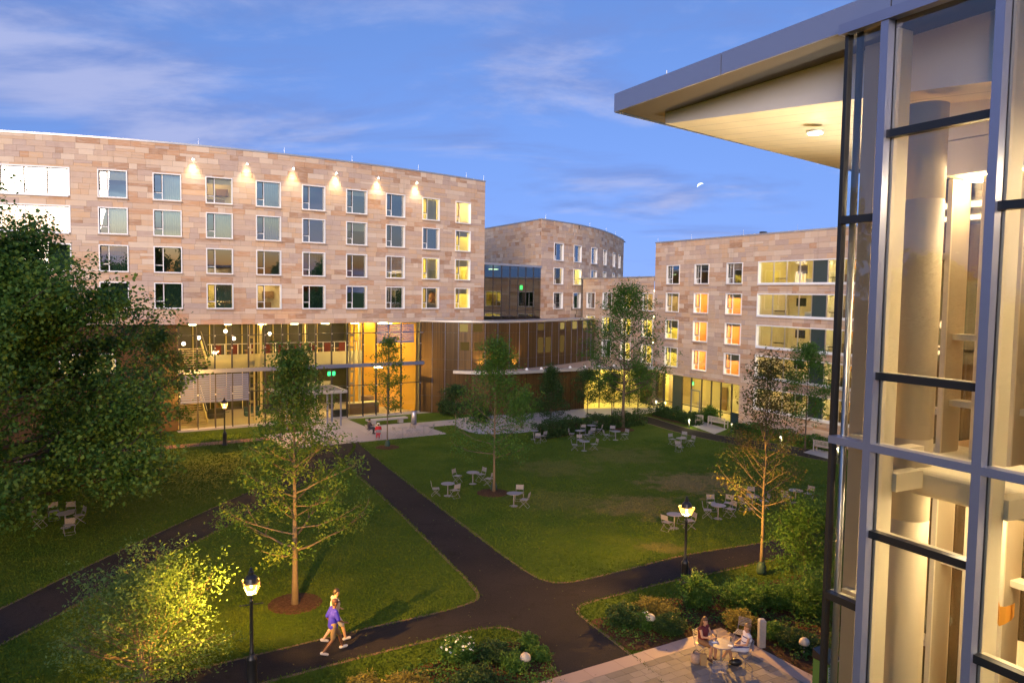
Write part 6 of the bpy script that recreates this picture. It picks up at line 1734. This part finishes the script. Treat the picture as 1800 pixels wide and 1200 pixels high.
    if top == 'tee':
        for S in 'LR': cap(g, V('sh' + S), V('sh' + S).lerp(V('el' + S), .88), .058 + x * .6, .056 + x * .6)
        cap(g, pe + Vector((0, .05, -.04)), pe + Vector((0, -.05, -.04)), .125 + x, .125 + x)
    go = skin_over(g.build('top', C['top'] if not isinstance(C['top'], tuple) else M_('top', C['top'], scale=5, var=.16), t), .016, 3)
    # lower garment
    l = MB()
    cap(l, pe + Vector((0, .055, .0)), pe + Vector((0, -.055, 0)), .130, .130)
    f = {'shorts': .86, 'trousers': 1.0, 'skirt': .80}[bottom]
    for S in 'LR':
        cap(l, V('hip' + S), V('hip' + S).lerp(V('kn' + S), f), .105, .088 if bottom != 'trousers' else .072)
        if bottom == 'trousers': cap(l, V('kn' + S), V('kn' + S).lerp(V('an' + S), .92), .072, .055)
    if bottom == 'skirt': cap(l, (V('hipL') + V('hipR')) / 2, ((V('knL') + V('knR')) / 2).lerp((V('hipL') + V('hipR')) / 2, .2), .12, .11)
    skin_over(l.build({'shorts': 'shorts', 'trousers': 'trousers', 'skirt': 'skirt'}[bottom], C['bottom'] if not isinstance(C['bottom'], tuple) else M_('bottom', C['bottom']), t), .016, 3)
    # shoes
    for S in 'LR':
        ft = Vector(J.get('toe' + S, (1, 0, -.1))).normalized(); s_ = MB(); a = V('an' + S)
        cap(s_, a - Vector((0, 0, .030)) - ft * .055, a - Vector((0, 0, .050)) + ft * .15, .052, .044)
        skin_over(s_.build('shoe', M_('shoe', C['shoe']), t), .013, 3)
    return t
WALK = dict(pelvis=(0, 0, .95), chest=(.03, 0, 1.27), neck=(.045, 0, 1.46), head=(.075, 0, 1.63), shL=(.03, .185, 1.41), shR=(.03, -.185, 1.41),
            elL=(-.10, .25, 1.13), wrL=(.02, .25, .90), elR=(.10, -.245, 1.14), wrR=(.33, -.20, 1.00), hdR=(1, .1, -.25),
            hipL=(0, .095, .92), knL=(.26, .10, .53), anL=(.36, .10, .12), toeL=(1, 0, .12), hipR=(0, -.095, .92), knR=(-.04, -.10, .50), anR=(-.36, -.10, .16), toeR=(1, 0, -.35))
WALK2 = dict(WALK, elL=(.10, .24, 1.14), wrL=(.28, .22, 1.0), elR=(-.14, -.25, 1.14), wrR=(-.10, -.26, .90), hipR=(0, -.095, .92), knR=(.24, -.10, .53), anR=(.34, -.10, .11), toeR=(1, 0, .1), hipL=(0, .095, .92), knL=(-.03, .10, .50), anL=(-.33, .10, .15), toeL=(1, 0, -.3))
a = G(585, 1148); dirn = G(760, 1095) - G(600, 1138); yaw = math.atan2(dirn.y, dirn.x)
person('man in a blue shirt, khaki shorts and dark cap walking on the path', (a.x, a.y, .012), yaw, WALK, dict(skin=(.12, .052, .026), hair=(.035, .012, .025), hair2=(.02, .015, .012), top=(.012, .009, .40), bottom=(.13, .09, .05), shoe=(.45, .42, .40)), 1.02, 'cap')
a2 = a + Vector((-dirn.y, dirn.x, 0)).normalized() * .72 + dirn.normalized() * .34
person('man in a white shirt and white shorts walking just behind the man in blue', (a2.x, a2.y, .012), yaw, WALK2, dict(skin=(.46, .27, .17), hair=(.025, .016, .012), top=(.36, .35, .36), bottom=(.33, .33, .37), shoe=(.5, .48, .47)), 1.04, 'short')

def striped(name, a, b, scale, th):
    m, N, L = new_mat(name)
    tcn = node(N, 'ShaderNodeTexCoord'); s = node(N, 'ShaderNodeSeparateXYZ'); L.new(tcn.outputs['Object'], s.inputs[0])
    w = mathn(N, L, 'FRACT', mathn(N, L, 'MULTIPLY', s.outputs['Z'], scale)); k = mathn(N, L, 'LESS_THAN', w, th)
    finish(N, L, mixrgb(N, L, k, a, b), .85); return m
MT['stripe'] = striped('white dress with navy stripes', (.62, .61, .68), (.06, .06, .20), 6.5, .20)
SIT = dict(pelvis=(-.05, 0, .545), chest=(-.02, 0, .86), neck=(.0, 0, 1.04), head=(.03, 0, 1.205), shL=(-.01, .165, .995), shR=(-.01, -.165, .995),
           elL=(.12, .22, .76), wrL=(.36, .10, .785), elR=(.12, -.22, .76), wrR=(.36, -.10, .785), hipL=(0, .085, .52), hipR=(0, -.085, .52),
           knL=(.41, .09, .54), knR=(.41, -.09, .54), anL=(.42, .09, .11), anR=(.36, -.09, .11))
SITX = dict(pelvis=(-.08, 0, .545), chest=(-.15, 0, .86), neck=(-.16, 0, 1.04), head=(-.14, 0, 1.205), shL=(-.15, .16, .99), shR=(-.15, -.16, .99),
            elL=(-.06, .21, .74), wrL=(.20, .08, .68), elR=(-.06, -.21, .74), wrR=(.20, -.08, .68), hipL=(-.02, .085, .52), hipR=(-.02, -.085, .52),
            knL=(.40, .02, .60), knR=(.39, -.06, .52), anL=(.62, -.10, .22), anR=(.32, -.06, .11), toeL=(1, -.2, -.45))
(c0, y0), (c1, y1) = CH_POS[0], CH_POS[1]
person('woman with long brown hair in a dark red top seated at the plaza table', tuple(c0), y0, SIT, dict(skin=(.46, .25, .15), hair=(.10, .05, .022), top=(.115, .014, .016), bottom=(.16, .09, .045), shoe=(.10, .05, .03)), 1.0, 'long', 'sleeveless', 'shorts')
person('woman in a white dress with navy stripes, legs crossed, at the plaza table', tuple(c1), y1, SITX, dict(skin=(.46, .25, .15), hair=(.24, .13, .05), top=MT['stripe'], bottom=MT['stripe'], shoe=(.42, .33, .18)), 1.0, 'bun', 'sleeveless', 'skirt')
# two people at a small table on the entrance patio
tp = G(661, 763); place(TAB, (tp.x, tp.y, .034), 0, 'round bistro table between the two people on the entrance patio')
for px, lab, col, hr in (((652, 764), 'person in dark clothes with dark hair seated on the entrance patio', dict(skin=(.28, .16, .10), hair=(.015, .012, .012), top=(.045, .035, .045), bottom=(.03, .03, .04), shoe=(.03, .03, .03)), 'short'),
                         ((665, 773), 'person in red with a white cap seated on the entrance patio', dict(skin=(.35, .20, .13), hair=(.72, .72, .72), top=(.42, .012, .018), bottom=(.40, .02, .03), shoe=(.1, .08, .08)), 'cap')):
    q = G(*px); d = tp - q
    if d.length < .62: q = tp - d.normalized() * .62
    yw = math.atan2(tp.y - q.y, tp.x - q.x)
    place(CHA, (q.x, q.y, .034), yw, 'folding chair under the ' + lab.replace(' seated on the entrance patio', ' on the patio'))
    person(lab, (q.x, q.y, .034), yw, SIT, col, 1.0, hr, 'tee', 'trousers', .02)
